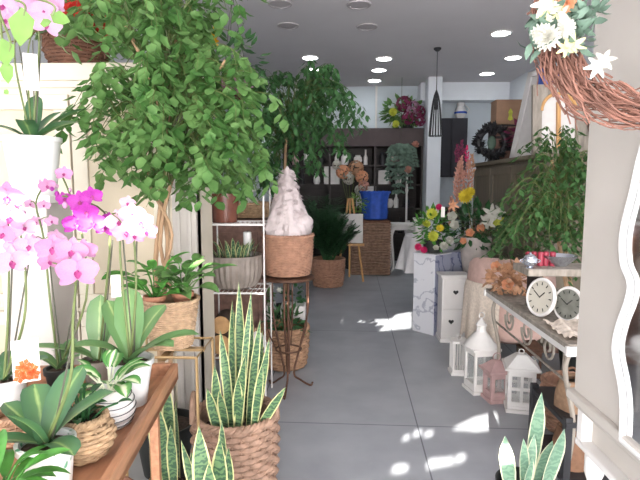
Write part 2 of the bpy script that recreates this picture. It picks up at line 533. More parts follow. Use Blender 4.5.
# unseen street side: added wall, its holes shaped to give the sun patches
def front_gobo_wall():
    holes = []
    def back(p):                      # where the sun's ray to p comes through the wall
        t = (p.y - YF) / SUN.y
        return p - SUN * t
    # sunny patches of the floor
    for q in (((341, 325), (364, 324), (364, 321), (342, 320)), ((368, 326), (391, 324), (391, 319), (370, 320)), ((379, 331), (411, 328), (411, 312), (396, 315)),
              ((402, 441), (409, 439), (410, 435), (404, 436)), ((412, 437), (421, 435), (423, 430), (415, 431)), ((423, 437), (431, 436), (434, 431), (427, 431)),
              ((390, 471), (398, 473), (409, 470), (407, 465), (396, 465)), ((426, 469), (452, 464), (454, 457), (428, 460)), ((453, 464), (464, 460), (466, 454), (458, 455)),
              ((452, 429), (478, 431), (497, 428), (497, 413), (474, 418))):
        holes.append([back(gnd(*p)) for p in q])
    rings = [[V((XL, YF, 0)), V((XR, YF, 0)), V((XR, YF, ZC)), V((XL, YF, ZC))]] + holes
    from mathutils.geometry import delaunay_2d_cdt
    P2, E2 = [], []
    for r in rings:
        o = len(P2)
        P2 += [V((v.x, v.z)) for v in r]
        E2 += [(o + a, o + (a + 1) % len(r)) for a in range(len(r))]
    res = delaunay_2d_cdt(P2, E2, [], 0, 1e-6)
    def inside(p, poly):
        c = False
        for a in range(len(poly)):
            q, w_ = poly[a], poly[a - 1]
            if (q.z > p[1]) != (w_.z > p[1]) and p[0] < (w_.x - q.x) * (p[1] - q.z) / (w_.z - q.z) + q.x: c = not c
        return c
    tris = [t for t in res[2] if not any(inside((sum(res[0][k].x for k in t) / 3, sum(res[0][k].y for k in t) / 3), h) for h in holes)]
    struct(MB().add([(q.x, YF, q.y) for q in res[0]], [tuple(t) for t in tris]), 'wall_front_gobo', 'wall', smooth=False)
front_gobo_wall()
struct(MB().box((2.35, 9.72, ZC - 0.16), (1.6, 0.34, 0.32)), 'beam', 'wall', bev=0.004)
struct(MB().box((1.72, 9.2, ZC / 2), (0.24, 0.3, ZC)), 'pillar', 'wall', bev=0.004)
struct(MB().tube([at(376, 130, 9.84), (at(376, 130, 9.84).x, 9.84, ZC)], 0.02, 8), 'trim_1', 'white')

# ------------------------------------------------------------ ceiling lamps and unlit discs
def ceiling_light(p, label, lit=True, rad=0.115):
    t = thing('ceiling_light', (p.x, p.y, ZC), label, 'ceiling light', 'lit ceiling lights' if lit else 'unlit ceiling lights')
    build(MB().lathe([(rad, -0.0), (rad + 0.018, -0.004), (rad + 0.014, -0.016), (rad - 0.004, -0.018), (rad - 0.006, -0.008)], (p.x, p.y, ZC), 28), 'frame', 'white' if lit else 'dim', t)
    build(MB().lathe([(rad - 0.006, -0.008), (rad - 0.012, -0.013), (0.0, -0.014)], (p.x, p.y, ZC), 28), 'diffuser', 'light' if lit else 'dim', t)
for px, py, lb in ((384, 58, 'nearest of the three lit ceiling lights in the row left of the pendant lamp'),
                   (379, 69.5, 'middle lit ceiling light of the row left of the pendant lamp'),
                   (374.5, 80, 'farthest lit ceiling light of the row left of the pendant lamp'),
                   (501, 32.5, 'lit ceiling light nearest the camera, largest of all, left of the vine wreath'),
                   (513, 57, 'nearest lit ceiling light of the right row, close to the right wall'),
                   (487, 73, 'middle lit ceiling light of the right row above the cardboard box'),
                   (468, 86, 'farthest lit ceiling light of the right row near the back beam'),
                   (310, 57, 'nearer lit ceiling light half behind the dark tree leaves'),
                   (314, 69, 'farther lit ceiling light half behind the dark tree leaves')):
    ceiling_light(gnd(px, py, ZC), lb)
for px, py, lb in ((280, 3, 'near left'), (288, 25, 'far left'), (359, 4, 'near right'), (367, 26, 'far right')):
    ceiling_light(gnd(px, py, ZC), 'unlit pale ceiling disc, %s one of the four at the top' % lb, False, 0.11)

# ------------------------------------------------------------ reusable pieces
def soil_disc(parent, c, r, m='soil'):
    mb = MB().lathe([(r, -0.004), (r * 0.7, 0.002), (0, 0.006)], c, 20)
    return build(mb, 'soil', m, parent)
def pot_mesh(c, rt, rb, h, rim=0.012, n=36, wob=None):
    return MB().lathe([(rb * 0.6, 0), (rb, 0), (rb + (rt - rb) * .5, h * .5), (rt - 0.002, h - rim * 1.6), (rt + 0.004, h - rim * 1.5), (rt + 0.005, h), (rt - 0.004, h), (rt - 0.008, h * 0.86), (0, h * 0.84)], c, n, wob=wob)
def weave(mb, c, prof, rows, stakes, tr=None, amp=0.004):
    """basket work: strands going over and under upright stakes; prof(t) -> radius, z"""
    c = V(c)
    H = prof(1)[1] - prof(0)[1]
    tr = tr or H / rows * 0.56
    N = stakes * 2 if stakes > 30 else stakes * 4
    for i in range(rows):
        t = (i + 0.5) / rows
        r, z = prof(t)
        ph = PI * (i % 2)
        pts = [c + V(((r + amp * math.cos(stakes * a / 2 + ph)) * math.cos(a), (r + amp * math.cos(stakes * a / 2 + ph)) * math.sin(a), z)) for a in (2 * PI * k / N for k in range(N))]
        mb.tube(pts, tr, 5, closed=True)
    for j in range(stakes):
        a = 2 * PI * j / stakes
        mb.tube([c + V((prof(t)[0] * math.cos(a), prof(t)[0] * math.sin(a), prof(t)[1])) for t in (0, .25, .5, .75, 1)], tr * 0.6, 4)
    ins = [(max(0.0, prof(0)[0] - tr), prof(0)[1] + tr)] + [(prof(t)[0] - tr * 0.7, prof(t)[1]) for t in (0.1, .3, .5, .7, .9, 1)] + [(prof(1)[0] - tr * 1.6, prof(1)[1]), (prof(.75)[0] - tr * 1.9, prof(.75)[1]), (0, prof(.74)[1])]
    mb.lathe(ins, c, 32)
    return mb
def rim_mesh(c, r, z, tr, strands=3, wind=14):
    mb = MB()
    c = V(c)
    for s in range(strands):
        pts = []
        for k in range(96):
            a = 2 * PI * k / 96
            b = wind * a + 2 * PI * s / strands
            pts.append(c + V(((r + tr * .7 * math.cos(b)) * math.cos(a), (r + tr * .7 * math.cos(b)) * math.sin(a), z + tr * .7 * math.sin(b))))
        mb.tube(pts, tr * 0.75, 5, closed=True)
    return mb
def handle_mesh(c, r, z, az, w, h, tr, out=0.0):
    c = V(c)
    m = V((math.cos(az), math.sin(az), 0)); s = V((-m.y, m.x, 0))
    pts = [c + m * (r + out * math.sin(PI * k / 12)) + s * (w / 2 * -math.cos(PI * k / 12)) + V((0, 0, z - 0.01 + h * math.sin(PI * k / 12))) for k in range(13)]
    return MB().tube(pts, tr, 7)
def make_basket(parent, c, rb, rt, h, m, rows, stakes, bulge=0.0, name='basket', rim=0.011, amp=0.004):
    prof = lambda t: (rb + (rt - rb) * t + bulge * math.sin(PI * t), 0.012 + (h - 0.02) * t)
    o = build(weave(MB(), c, prof, rows, stakes, amp=amp), name, m, parent)
    build(rim_mesh(c, rt, h - 0.006, rim), 'rim', m, o)
    return o

# blossoms: unit-size shapes that face -Y
def petal(mb, ang, L, W, cup=0.15, mi=0, y0=0.0, n=5):
    vs, fs, us = [], [], []
    M = Matrix.Rotation(ang, 3, 'Y')
    for i in range(n + 1):
        t = i / n
        wt = math.sin(PI * min(0.97, 0.1 + 0.87 * t ** 0.85)) ** 0.65
        for k in (-1, -.5, 0, .5, 1):
            vs.append(M @ V((k * W / 2 * wt, y0 - cup * L * t * t + 0.10 * W * (abs(k)) * -1 + 0.04, L * t)))
            us.append((0.5 + k / 2, t))
    for i in range(n):
        for k in range(4):
            a = i * 5 + k
            fs.append((a, a + 1, a + 6, a + 5))
    mb.add(vs, fs, mi, us)
BL = {}
def bloom(kind, m):
    key = (kind, m)
    if key in BL: return BL[key]
    mb = MB()
    if kind == 'orchid':
        for a in (0, 2.2, -2.2): petal(mb, a, 0.95, 0.62, 0.05)
        for a in (1.32, -1.32): petal(mb, a, 1.0, 1.12, 0.10, y0=-0.05)
    elif kind == 'lip':
        petal(mb, PI, 0.42, 0.34, 0.7, y0=-0.1); petal(mb, PI - .9, 0.26, 0.2, 0.8, y0=-0.12); petal(mb, PI + .9, 0.26, 0.2, 0.8, y0=-0.12)
        mb.ball((0, -0.14, 0.03), 0.09, 8, 6)
    elif kind == 'mum':
        for ring, (n, L, y, cp) in enumerate(((16, 1.0, 0.1, .15), (14, .9, -.05, .45), (12, .72, -.2, .8), (9, .5, -.32, 1.2), (6, .3, -.4, 1.6))):
            for k in range(n): petal(mb, 2 * PI * k / n + ring * .3, L, 0.36, cp, y0=y, n=3)
    elif kind == 'rose':
        for ring, (n, L, y, cp) in enumerate(((5, 1.0, 0.12, .35), (5, .85, -.0, .75), (4, .6, -.15, 1.3), (3, .38, -.3, 2.2))):
            for k in range(n): petal(mb, 2 * PI * k / n + ring * .5, L, 1.05 * L, cp, y0=y, n=4)
    elif kind == 'lily':
        for k in range(6): petal(mb, 2 * PI * k / 6, 1.0, 0.42, 0.35, y0=-.02 * (k % 2))
        mb.ball((0, -.12, 0), .12, 8, 6)
    elif kind == 'hydrangea':
        for k in range(60):
            z = rnd.uniform(-1, 1); a = rnd.uniform(0, 2 * PI); q = math.sqrt(1 - z * z)
            d = V((q * math.cos(a), q * math.sin(a), z))
            t = d.orthogonal().normalized(); b = d.cross(t)
            for j in range(4):
                g = PI / 2 * j + a
                e = t * math.cos(g) + b * math.sin(g)
                mb.leaf(d * .86, e + d * .2, .3, .26, d)
    elif kind == 'plume':
        for k in range(150):
            t = rnd.random(); a = rnd.uniform(0, 2 * PI)
            q = .22 * math.sin(PI * min(1, t + .12)) * rnd.uniform(.3, 1)
            mb.leaf((q * math.cos(a), q * math.sin(a), t * 2 - 1), (math.cos(a), math.sin(a), 1.1), .22, .09)
    BL[key] = mesh_of(mb, kind + '_bloom', m)
    return BL[key]
CAMV = V((0, 0, CAMZ))
def face_cam(p, j=0.3, up=0.0):
    d = (CAMV - V(p)).normalized()
    return (d + V((rnd.uniform(-j, j), rnd.uniform(-j, j), rnd.uniform(-j, j) + up))).normalized()
def orchid_flower(parent, p, r, m, j=0.35, face=None):
    f = face or face_cam(p, j, -0.1)
    roll = rnd.uniform(-.25, .25)
    o = inst(bloom('orchid', m), 'flower', parent, p, r, f, roll)
    l = link(bpy.data.objects.new('lip', bloom('lip', 'p_lip')))
    l.parent = o
    l.scale = (.8, .8, .8)
    return o
def curve_pts(pts, n=18):
    """smooth polyline through points (Catmull-Rom)"""
    pts = [V(p) for p in pts]
    P = [pts[0] * 2 - pts[1]] + pts + [pts[-1] * 2 - pts[-2]]
    out = []
    seg = len(pts) - 1
    for i in range(seg):
        k = max(2, n // seg)
        for j in range(k):
            t = j / k
            a, b, c, d = P[i:i + 4]
            out.append(0.5 * ((2 * b) + (c - a) * t + (2 * a - 5 * b + 4 * c - d) * t * t + (3 * b - a - 3 * c + d) * t ** 3))
    out.append(pts[-1])
    return out
def stem(parent, pts, r, m='stem', name='stem'):
    q = curve_pts(pts)
    return build(MB().tube(q, [r * (1 - .4 * i / len(q)) for i in range(len(q))], 6), name, m, parent)
def orchid_leaves(parent, c, spec, m):
    for az, el, L, W, dr in spec:
        build(MB().blade(c, R(az), R(el), L, W, R(dr), 0.28, 'orchid', 10), 'leaf', m, parent)
def card_on(parent, p, wd, h, flower=True, face=None, tilt=0.0):
    """price card hanging from a stem"""
    f = face or V((CAMV.x - p.x, CAMV.y - p.y, 0)).normalized()
    az = math.atan2(f.y, f.x) + PI / 2
    cmb = MB().box(p, (wd, 0.0012, h), az, ry=tilt)
    o = build(cmb, 'price_card', 'paper', parent)
    if flower:
        M = Matrix.Translation(p) @ Matrix.Rotation(az, 4, 'Z') @ Matrix.Rotation(tilt, 4, 'Y')
        fm = MB()
        for (a, b) in ((-.22, -.18), (.2, -.2), (0, -.32), (-.05, -.08), (.26, -.34), (-.26, -.36)):
            for k in range(5):
                g = 2 * PI * k / 5 + a
                cc = V((a * wd, 0, b * h))
                e = V((math.cos(g), 0, math.sin(g)))
                sdv = V((-e.z, 0, e.x))
                y = V((0, -0.0012, 0))
                q = wd * .27
                fm.add([M @ (cc + y), M @ (cc + e * q * .6 + sdv * q * .4 + y), M @ (cc + e * q + y), M @ (cc + e * q * .6 - sdv * q * .4 + y)], [(0, 1, 2, 3)])
        build(fm, 'printed_flower', 'orange', o, smooth=False)
    return o

def foliage(mb, c, rad, n, L, W, droop=0.5, sq=(1, 1, 1), core=0.35):
    c = V(c)
    for _ in range(n):
        while True:
            q = V((rnd.uniform(-1, 1), rnd.uniform(-1, 1), rnd.uniform(-1, 1)))
            if core < q.length < 1: break
        p = c + V((q.x * rad * sq[0], q.y * rad * sq[1], q.z * rad * sq[2]))
        d = q.normalized() * .7 + V((rnd.uniform(-.5, .5), rnd.uniform(-.5, .5), -droop + rnd.uniform(-.4, .4)))
        s = rnd.uniform(.75, 1.2)
        mb.leaf(p, d, L * s, W * s, q + V((0, 0, .6)))
    return mb
def tree(name, label, base, pot, trunks, clumps, leafm, L, W, per, twigs_r=0.004, droop=0.8, group=None, potm='darkpot'):
    """potted ficus: pot, soil, trunk stems, twigs, foliage hanging from twigs. clumps: (centre, radius, leaves)"""
    t = thing(name, base, label, 'tree', group)
    rt, rb, h = pot
    po = build(pot_mesh(base, rt, rb, h), 'pot', potm, t)
    soil_disc(t, V(base) + V((0, 0, h * .88)), rt * .93)
    for pts, r in trunks:
        q = curve_pts(pts, 16)
        build(MB().tube(q, [r * (1 - .5 * i / len(q)) for i in range(len(q))], 7), 'trunk', 'bark', t)
    tw, fo = MB(), MB()
    for (c, rad, n, root) in clumps:
        c, root = V(c), V(root)
        k = max(3, n // per)
        for i in range(k):
            while True:
                q = V((rnd.uniform(-1, 1), rnd.uniform(-1, 1), rnd.uniform(-.9, 1)))
                if .25 < q.length < 1: break
            e = c + V((q.x * rad[0], q.y * rad[1], q.z * rad[2]))
            mid = root.lerp(e, .55) + V((0, 0, .10 + .1 * rnd.random()))
            end = e + V((q.x * .08, q.y * .08, -rnd.uniform(.05, .14)))
            pts = curve_pts([root.lerp(c, rnd.uniform(0, .5)), mid, e, end], 15)
            tw.tube(pts, [twigs_r * (1 - .75 * j / len(pts)) for j in range(len(pts))], 4)
            m = len(pts)
            for j in range(per):
                s = 0.42 + 0.58 * (j + rnd.random()) / per
                p = pts[min(m - 1, int(s * m))]
                a = rnd.uniform(0, 2 * PI)
                d = V((math.cos(a) * .7, math.sin(a) * .7, -droop * rnd.uniform(.3, 1.3)))
                z = rnd.uniform(.7, 1.2)
                st = p + V((math.cos(a), math.sin(a), 0)) * .012
                fo.leaf(st, d, L * z, W * z, V((math.cos(a), math.sin(a), .9)) + V((rnd.uniform(-.4, .4), rnd.uniform(-.4, .4), 0)))
    build(tw, 'twigs', 'stem', t)
    build(fo, 'foliage', leafm, t)
    return t

# ============================================================ LEFT: cream cabinet
CF = 2.75
def panel_front(mb, x0, x1, z0, z1, y, stile, th=0.022, mi=0):
    """raised frame of a door seen from the front"""
    mb.box(((x0 + x1) / 2, y - th / 2, z1 - stile / 2), (x1 - x0, th, stile), mi=mi)
    mb.box(((x0 + x1) / 2, y - th / 2, z0 + stile / 2), (x1 - x0, th, stile), mi=mi)
    for x in (x0 + stile / 2, x1 - stile / 2): mb.box((x, y - th / 2, (z0 + z1) / 2), (stile, th, z1 - z0 - 2 * stile), mi=mi)
cab = thing('tall_cabinet', (-1.35, 2.93, 0), 'tall cream painted cabinet with panelled doors behind the pink orchids', 'cabinet')
build(MB().box((-1.375, 2.925, 1.02), (1.25, 0.34, 1.96)), 'body', 'cream', cab, bev=0.004)
build(MB().box((-1.375, 2.925, 2.045), (1.31, 0.40, 0.09)).box((-1.375, 2.925, 1.985), (1.28, 0.37, 0.04)), 'cornice', 'cream', cab, bev=0.006)
build(MB().box((-1.375, 2.925, 0.045), (1.29, 0.38, 0.09)), 'plinth', 'cream', cab, bev=0.005)
for x0, x1 in ((-1.98, -1.42), (-1.41, -0.9)):
    d = MB()
    panel_front(d, x0, x1, 0.12, 0.75, CF, 0.08)
    panel_front(d, x0, x1, 0.77, 1.93, CF, 0.08)
    do = build(d, 'door', 'cream', cab, bev=0.004)
    build(MB().box(((x0 + x1) / 2, CF - 0.004, 0.435), (x1 - x0 - .16, .008, .47)).box(((x0 + x1) / 2, CF - .004, 1.35), (x1 - x0 - .16, .008, 1.0)), 'panel', 'cream2', do, bev=0.003)
    kx = x1 - .04 if x0 < -1.5 else x0 + .04
    build(MB().lathe([(.006, 0), (.008, .012), (.016, .02), (.012, .03), (0, .032)], (0, 0, 0), 14), 'knob', 'gold', do).matrix_local = Matrix.Translation(V((kx, CF - .022, 1.05)) - ORG[do.name]) @ Matrix.Rotation(R(90), 4, 'X')
# fluted end post, its shade greyed into the cream paint colour
build(MB().box((-0.815, CF + 0.03, 1.0), (0.13, 0.10, 1.90)).box((-0.845, CF - .026, 1.0), (.02, .02, 1.8)).box((-0.785, CF - .026, 1.0), (.02, .02, 1.8)), 'end_post', 'greycream', cab, bev=0.004)

# ------------------------------------------------------------ wooden tray table, stands
ta = R(5.7)
def tl(u, v, z):     # u across to the left, v away, from the table's near right corner
    return V((-0.54 - math.sin(ta) * v - math.cos(ta) * u, 1.21 + math.cos(ta) * v - math.sin(ta) * u, z))
TZ = 0.72
table = thing('tray_table', tl(.25, .0, 0), 'reddish wooden tray table with a raised rim under the orchid pots', 'table')
VN, VF, UW = -0.75, 0.70, 0.57
build(MB().box(tl(UW / 2, (VN + VF) / 2, TZ - .012), (UW, VF - VN, .024), ta), 'tabletop', 'tablewood', table, bev=.002)
for uu in (.011, UW - .011): build(MB().box(tl(uu, (VN + VF) / 2, TZ + .008), (.022, VF - VN, .066), ta), 'side_rail', 'tablewood', table, bev=.003)
for vv in (VF - .011, VN + .011): build(MB().box(tl(UW / 2, vv, TZ + .010), (UW - .046, .022, .07), ta), 'end_rail', 'tablewood', table, bev=.003)
for u, v in ((.045, VF - .2), (UW - .045, VF - .2), (.045, VN + .1), (UW - .045, VN + .1)):
    build(MB().box(tl(u, v, (TZ - .024) / 2), (.03, .03, TZ - .024), ta), 'leg', 'tablewood', table, bev=.003)
build(MB().box(tl(UW / 2, VF - .2, .16), (UW - .12, .02, .03), ta).box(tl(UW / 2, VN + .1, .16), (UW - .12, .02, .03), ta), 'stretcher', 'palewood', table, bev=.003)

GS = thing('plant_stand', (-0.72, 2.09, 0), 'thin brass-coloured tube plant stand under the tapered seagrass planter', 'plant stand')
g = MB()
for z in (0.765, 0.10):
    g.tube([(-0.85, 1.955, z), (-0.55, 1.955, z), (-0.55, 2.22, z), (-0.85, 2.22, z)], .006, 6, closed=True)
build(g, 'frame', 'gold', GS)
for x in (-.85, -.55):
    for y in (1.955, 2.22): build(MB().tube([(x, y, 0), (x, y, .765)], .006, 6), 'leg', 'gold', GS)
build(MB().box((-.70, 2.09, .757), (.30, .03, .012)).box((-.69, 2.0875, .757), (.03, .265, .012)), 'crossbar', 'gold', GS)

# pedestal of the high orchid
PED = thing('pedestal', (-1.25, 2.10, 0), 'slim white square pedestal carrying the high white orchid pot', 'pedestal')
build(MB().box((-1.25, 2.10, .71), (.2, .2, 1.34)), 'shaft', 'greycream', PED, bev=.004)
build(MB().box((-1.25, 2.10, .02), (.26, .26, .04)), 'base', 'white', PED, bev=.004)
build(MB().box((-1.25, 2.10, 1.395), (.27, .27, .03)), 'top', 'white', PED, bev=.004)

# ============================================================ ORCHIDS
def orchid(label, base, pot, potm, leaves, leafm, stems, flowers, fm, buds=(), card=None, group=None, potname='pot', wob=None, extra=None, stakes=True):
    t = thing('potted_orchid', base, label, 'orchid', group)
    rt, rb, h = pot
    if extra: extra(t)
    else: build(pot_mesh(base, rt, rb, h, wob=wob), potname, potm, t)
    soil_disc(t, V(base) + V((0, 0, h * .9)), rt * .9, 'bark_mix')
    top = V(base) + V((0, 0, h * .9))
    orchid_leaves(t, top, leaves, leafm)
    for s in stems:
        stem(t, [top] + list(s), .0042)
        if stakes:
            e = V(s[min(len(s) - 1, 1)])
            build(MB().tube([top + V((.012, 0, 0)), e + V((.008, .004, 0))], .0026, 5), 'support_stick', 'stake', t)
    for f in flowers:
        p, r = f[0], f[1]
        orchid_flower(t, p, r, f[2] if len(f) > 2 else fm, .3)
        b = min((q for s in stems for q in curve_pts([top] + list(s))), key=lambda q: (q - V(p)).length)
        build(MB().tube(curve_pts([b, b.lerp(V(p), .6) + V((0, 0, .012)), V(p) + (V(p) - CAMV).normalized() * .006], 6), .0018, 5), 'flower_stalk', 'stem', t)
    for (p, r) in buds: build(MB().ball(p, r, 8, 6, sz=1.35), 'bud', fm, t)
    if card: card_on(t, *card)
    return t
# A: white plastic pot at the table's far corner, pale pink sprays
b = gnd(132, 403, TZ)
orchid('pale pink orchid in a plain white pot at the far corner of the wooden table', b, (.072, .048, .155), 'whiteplas',
       [(15, 42, .25, .085, 50), (65, 62, .24, .085, 40), (150, 70, .23, .10, 20), (-15, 50, .19, .085, 60), (110, 75, .26, .095, 20), (205, 50, .2, .08, 60)], 'orleaf',
       [[at(136, 290, b.y), at(134, 240, b.y), at(128, 212, b.y - .03), at(112, 214, b.y - .08)], [at(123, 290, b.y), at(120, 240, b.y), at(126, 200, b.y - .02), at(146, 216, b.y - .06)]],
       [(at(119, 222, b.y - .07), .042), (at(132, 214, b.y - .06), .042), (at(141, 222, b.y - .09), .044), (at(126, 232, b.y - .09), .04), (at(146, 232, b.y - .07), .036), (at(134, 236, b.y - .08), .034, 'p_mott'), (at(128, 203, b.y - .04), .026)],
       'p_pale', card=(at(116, 286, b.y + .02), .03, .075, False))
# B: magenta orchid, in a grey pot behind the ribbed one
b = gnd(100, 388, TZ)
orchid('vivid magenta orchid in a small grey pot hidden behind the ribbed white pot', b, (.055, .042, .11), 'greypot',
       [(100, 80, .24, .085, 10), (60, 72, .22, .08, 20), (200, 35, .25, .06, 40), (170, 30, .2, .055, 50)], 'orleaf',
       [[at(106, 290, b.y), at(110, 240, b.y), at(104, 212, b.y - .03), at(80, 200, b.y - .07), at(62, 196, b.y - .1)]],
       [(at(80, 202, b.y - .1), .04), (at(92, 196, b.y - .09), .036), (at(76, 224, b.y - .12), .044), (at(93, 223, b.y - .12), .042), (at(105, 228, b.y - .08), .034), (at(64, 199, b.y - .08), .026), (at(86, 212, b.y - .13), .04), (at(109, 218, b.y - .05), .022)],
       'p_mag', buds=[(at(57, 194, b.y - .08), .008), (at(52, 189, b.y - .08), .006)])
# C: floral pot in front
b = at(49, 495, 1.14); b.z = TZ
orchid('pink orchid in a white pot printed with green leaves, big dark leaves, one stem', b, (.062, .052, .125), 'leafprint',
       [(25, 48, .19, .075, 30), (75, 62, .2, .085, 30), (160, 40, .16, .062, 20), (130, 55, .17, .075, 30), (-35, 30, .14, .06, 50), (245, 65, .14, .06, 30), (200, 25, .13, .055, 30)], 'orleafd',
       [[at(70, 380, b.y), at(73, 320, b.y), at(76, 285, b.y - .01)]],
       [(at(77, 272, b.y - .05), .045), (at(71, 252, b.y - .03), .036), (at(52, 248, b.y - .04), .036), (at(49, 262, b.y - .02), .026), (at(84, 250, b.y - .01), .03)], 'p_pink',
       buds=[(at(65, 205, b.y), .006)])
# D: left edge pot
b = gnd(7, 424, TZ)
orchid('lilac orchid in a plain white pot at the left edge, with an orange flower card', b, (.062, .05, .15), 'whiteplas',
       [(60, 55, .14, .06, 40), (110, 40, .15, .06, 40), (10, 45, .15, .06, 40)], 'orleafd',
       [[at(8, 320, b.y), at(9, 260, b.y), at(8, 220, b.y)], [at(24, 320, b.y), at(25, 265, b.y), at(20, 230, b.y)]],
       [(at(7, 197, b.y - .03), .05), (at(10, 218, b.y - .03), .046), (at(3, 234, b.y - .02), .04), (at(11, 262, b.y - .03), .052, 'p_pale'), (at(24, 228, b.y), .034, 'p_pale'), (at(29, 246, b.y), .04, 'p_mott'), (at(17, 246, b.y), .036, 'p_pale')], 'p_pink',
       card=(at(26, 361, b.y - .12), .066, .122, True))
# E: small mottled sprays further back
b = gnd(60, 392, TZ)
orchid('small mottled pink orchid with thin branching sprays between the taller ones', b, (.045, .035, .09), 'darkpot',
       [(80, 60, .13, .05, 40), (170, 45, .12, .05, 40), (-20, 50, .12, .05, 40)], 'orleaf',
       [[at(50, 300, b.y), at(44, 240, b.y), at(36, 205, b.y), at(42, 188, b.y - .02)], [at(86, 300, b.y), at(83, 240, b.y), at(70, 195, b.y), at(62, 176, b.y - .03)]],
       [(at(64, 174, b.y - .04), .028, 'p_pink'), (at(47, 186, b.y - .04), .028, 'p_pink'), (at(30, 204, b.y), .02), (at(44, 205, b.y), .022), (at(52, 221, b.y), .024), (at(36, 222, b.y), .026), (at(56, 236, b.y), .028), (at(34, 240, b.y), .024), (at(64, 244, b.y), .028)], 'p_mott',
       buds=[(at(24, 213, b.y), .007), (at(70, 190, b.y), .006), (at(57, 186, b.y), .006), (at(20, 218, b.y), .006), (at(40, 181, b.y - .02), .005)])
# F: high on the pedestal
b = V((-1.25, 2.10, 1.41))
orchid('mottled pink orchid in the tall white pot raised on the pedestal', b, (.108, .082, .235), 'whiteplas',
       [(-10, 35, .24, .07, 35), (15, 48, .26, .06, 30), (60, 60, .2, .07, 30), (190, 40, .2, .07, 40), (-70, 50, .17, .07, 50), (100, 75, .22, .07, 10)], 'orleafd',
       [[at(16, 70, 2.1), at(14, 30, 2.1), at(6, 8, 2.05)], [at(38, 70, 2.1), at(39, 35, 2.1), at(36, 8, 2.05)], [at(28, 80, 2.1), at(30, 40, 2.1), at(46, 8, 2.05)]],
       [(at(34, 4, 2.02), .055), (at(44, 12, 2.0), .055), (at(52, 4, 2.03), .05), (at(47, 24, 2.0), .055), (at(38, 18, 2.02), .045), (at(54, 20, 2.04), .04), (at(3, 6, 2.02), .055), (at(5, 20, 2.0), .045), (at(30, -8, 2.03), .05), (at(46, -6, 2.02), .05)], 'p_mott',
       card=(at(31, 72, 2.02), .05, .14, False))

# ------------------------------------------------------------ leafy pots
def leafy(name, label, cat, base, pot, potm, n, L, W, leafm, el=(20, 75), prof='heart', stalk=(.05, .14), group=None, potbuilder=None, az=(0, 360), spread=.4, droop=(30, 70)):
    t = thing(name, base, label, cat, group)
    rt, rb, h = pot
    if potbuilder: potbuilder(t)
    else: build(pot_mesh(base, rt, rb, h), 'pot', potm, t)
    soil_disc(t, V(base) + V((0, 0, h * .88)), rt * .9)
    top = V(base) + V((0, 0, h * .88))
    for k in range(n):
        a = R(az[0] + (az[1] - az[0]) * (k * .618 % 1))
        e = R(rnd.uniform(*el))
        s = rnd.uniform(*stalk)
        p0 = top + V((math.cos(a), math.sin(a), 0)) * rt * spread * rnd.random()
        d = V((math.cos(a) * math.cos(e), math.sin(a) * math.cos(e), math.sin(e)))
        p1 = p0 + d * s
        z = rnd.uniform(.75, 1.15)
        mb = MB().tube([p0, p0.lerp(p1, .5) + V((0, 0, s * .12)), p1], .0028, 5, cap=False)
        mb.blade(p1, a + rnd.uniform(-.4, .4), e * .6, L * z, W * z, R(rnd.uniform(*droop)), .3, prof, 7, rnd.uniform(-.4, .4))
        build(mb, 'leaf', leafm, t)
    return t
def ribbed_bulb(base):
    def f(t):
        prof = []
        for i in range(25):
            q = i / 24
            r = .048 + .026 * math.sin(PI * min(1, q * .85 + .12))
            prof.append((r - (.004 if i % 4 == 0 else 0), .115 * q))
        o = build(MB().lathe([(.03, 0)] + prof + [(prof[-1][0] - .008, .112), (.0, .1)], base, 36), 'pot', 'white', t)
        g = MB()
        for k in range(5):
            q = (k + .9) / 6
            r = .0485 + .026 * math.sin(PI * min(1, q * .85 + .12))
            g.tube([V(base) + V((r * math.cos(2 * PI * j / 36), r * math.sin(2 * PI * j / 36), .115 * q + .004 * math.sin(2 * PI * j / 36 * 2))) for j in range(36)], .0016, 5, closed=True)
        build(g, 'painted_lines', 'black', o)
    return f
b = gnd(111, 424, TZ)
leafy('potted_plant', 'variegated cream and green plant in a bulbous white pot with dark painted rings', 'plant', b, (.05, .05, .11), 'white', 17, .085, .045, 'variegated', el=(35, 85), stalk=(.03, .09), prof='leaf', potbuilder=ribbed_bulb(b))
b = gnd(84, 458, TZ)
def ropebasket(base):
    def f(t): make_basket(t, base, .055, .058, .12, 'rope', 9, 20, .022, rim=.008, amp=.003)
    return f
leafy('potted_plant', 'dark small-leaved plant in a round straw rope basket beside the leaf-print pot', 'plant', b, (.06, .06, .12), 'rope', 26, .045, .028, 'deepgreen', el=(25, 85), stalk=(.02, .10), prof='leaf', potbuilder=ropebasket(b))
b = at(0, 520, .99); b.z = TZ
leafy('potted_plant', 'bright green leafy plant in the bottom left corner of the picture', 'plant', b, (.05, .042, .085), 'terracotta', 22, .1, .032, 'midgreen', el=(30, 75), stalk=(.02, .07), prof='leaf', droop=(40, 90))
b = at(16, 448, 1.36); b.z = TZ
bk = thing('round_basket', b, 'small brown round basket behind the leaf-print pot at the left', 'basket')
make_basket(bk, b, .05, .056, .09, 'wicker', 8, 20, .012, rim=.007, amp=.003)
# seagrass planter on the brass stand: two little clay pots of leafy plants
b = V((-0.69, 2.09, .763))
sp = thing('planter_basket', b, 'tapered pale seagrass planter on the thin brass stand', 'basket')
make_basket(sp, b, .082, .112, .215, 'seagrass', 22, 30, 0, rim=.007, amp=.002)
for (px, dy, lab, n) in ((150, -.045, 'bright leafy plant in a clay pot at the left of the seagrass planter', 20), (172, .03, 'dark leafy plant in a clay pot at the right of the seagrass planter', 28)):
    q = at(px, 300, 2.09 + dy); q = V((b.x + (-.052 if px == 150 else .042), 2.09 + dy, b.z + .165))
    leafy('potted_plant', lab, 'plant', q, (.042, .034, .07), 'terracotta', n, .1, .055, 'midgreen' if px == 150 else 'ficus', el=(15, 80), stalk=(.04, .15))

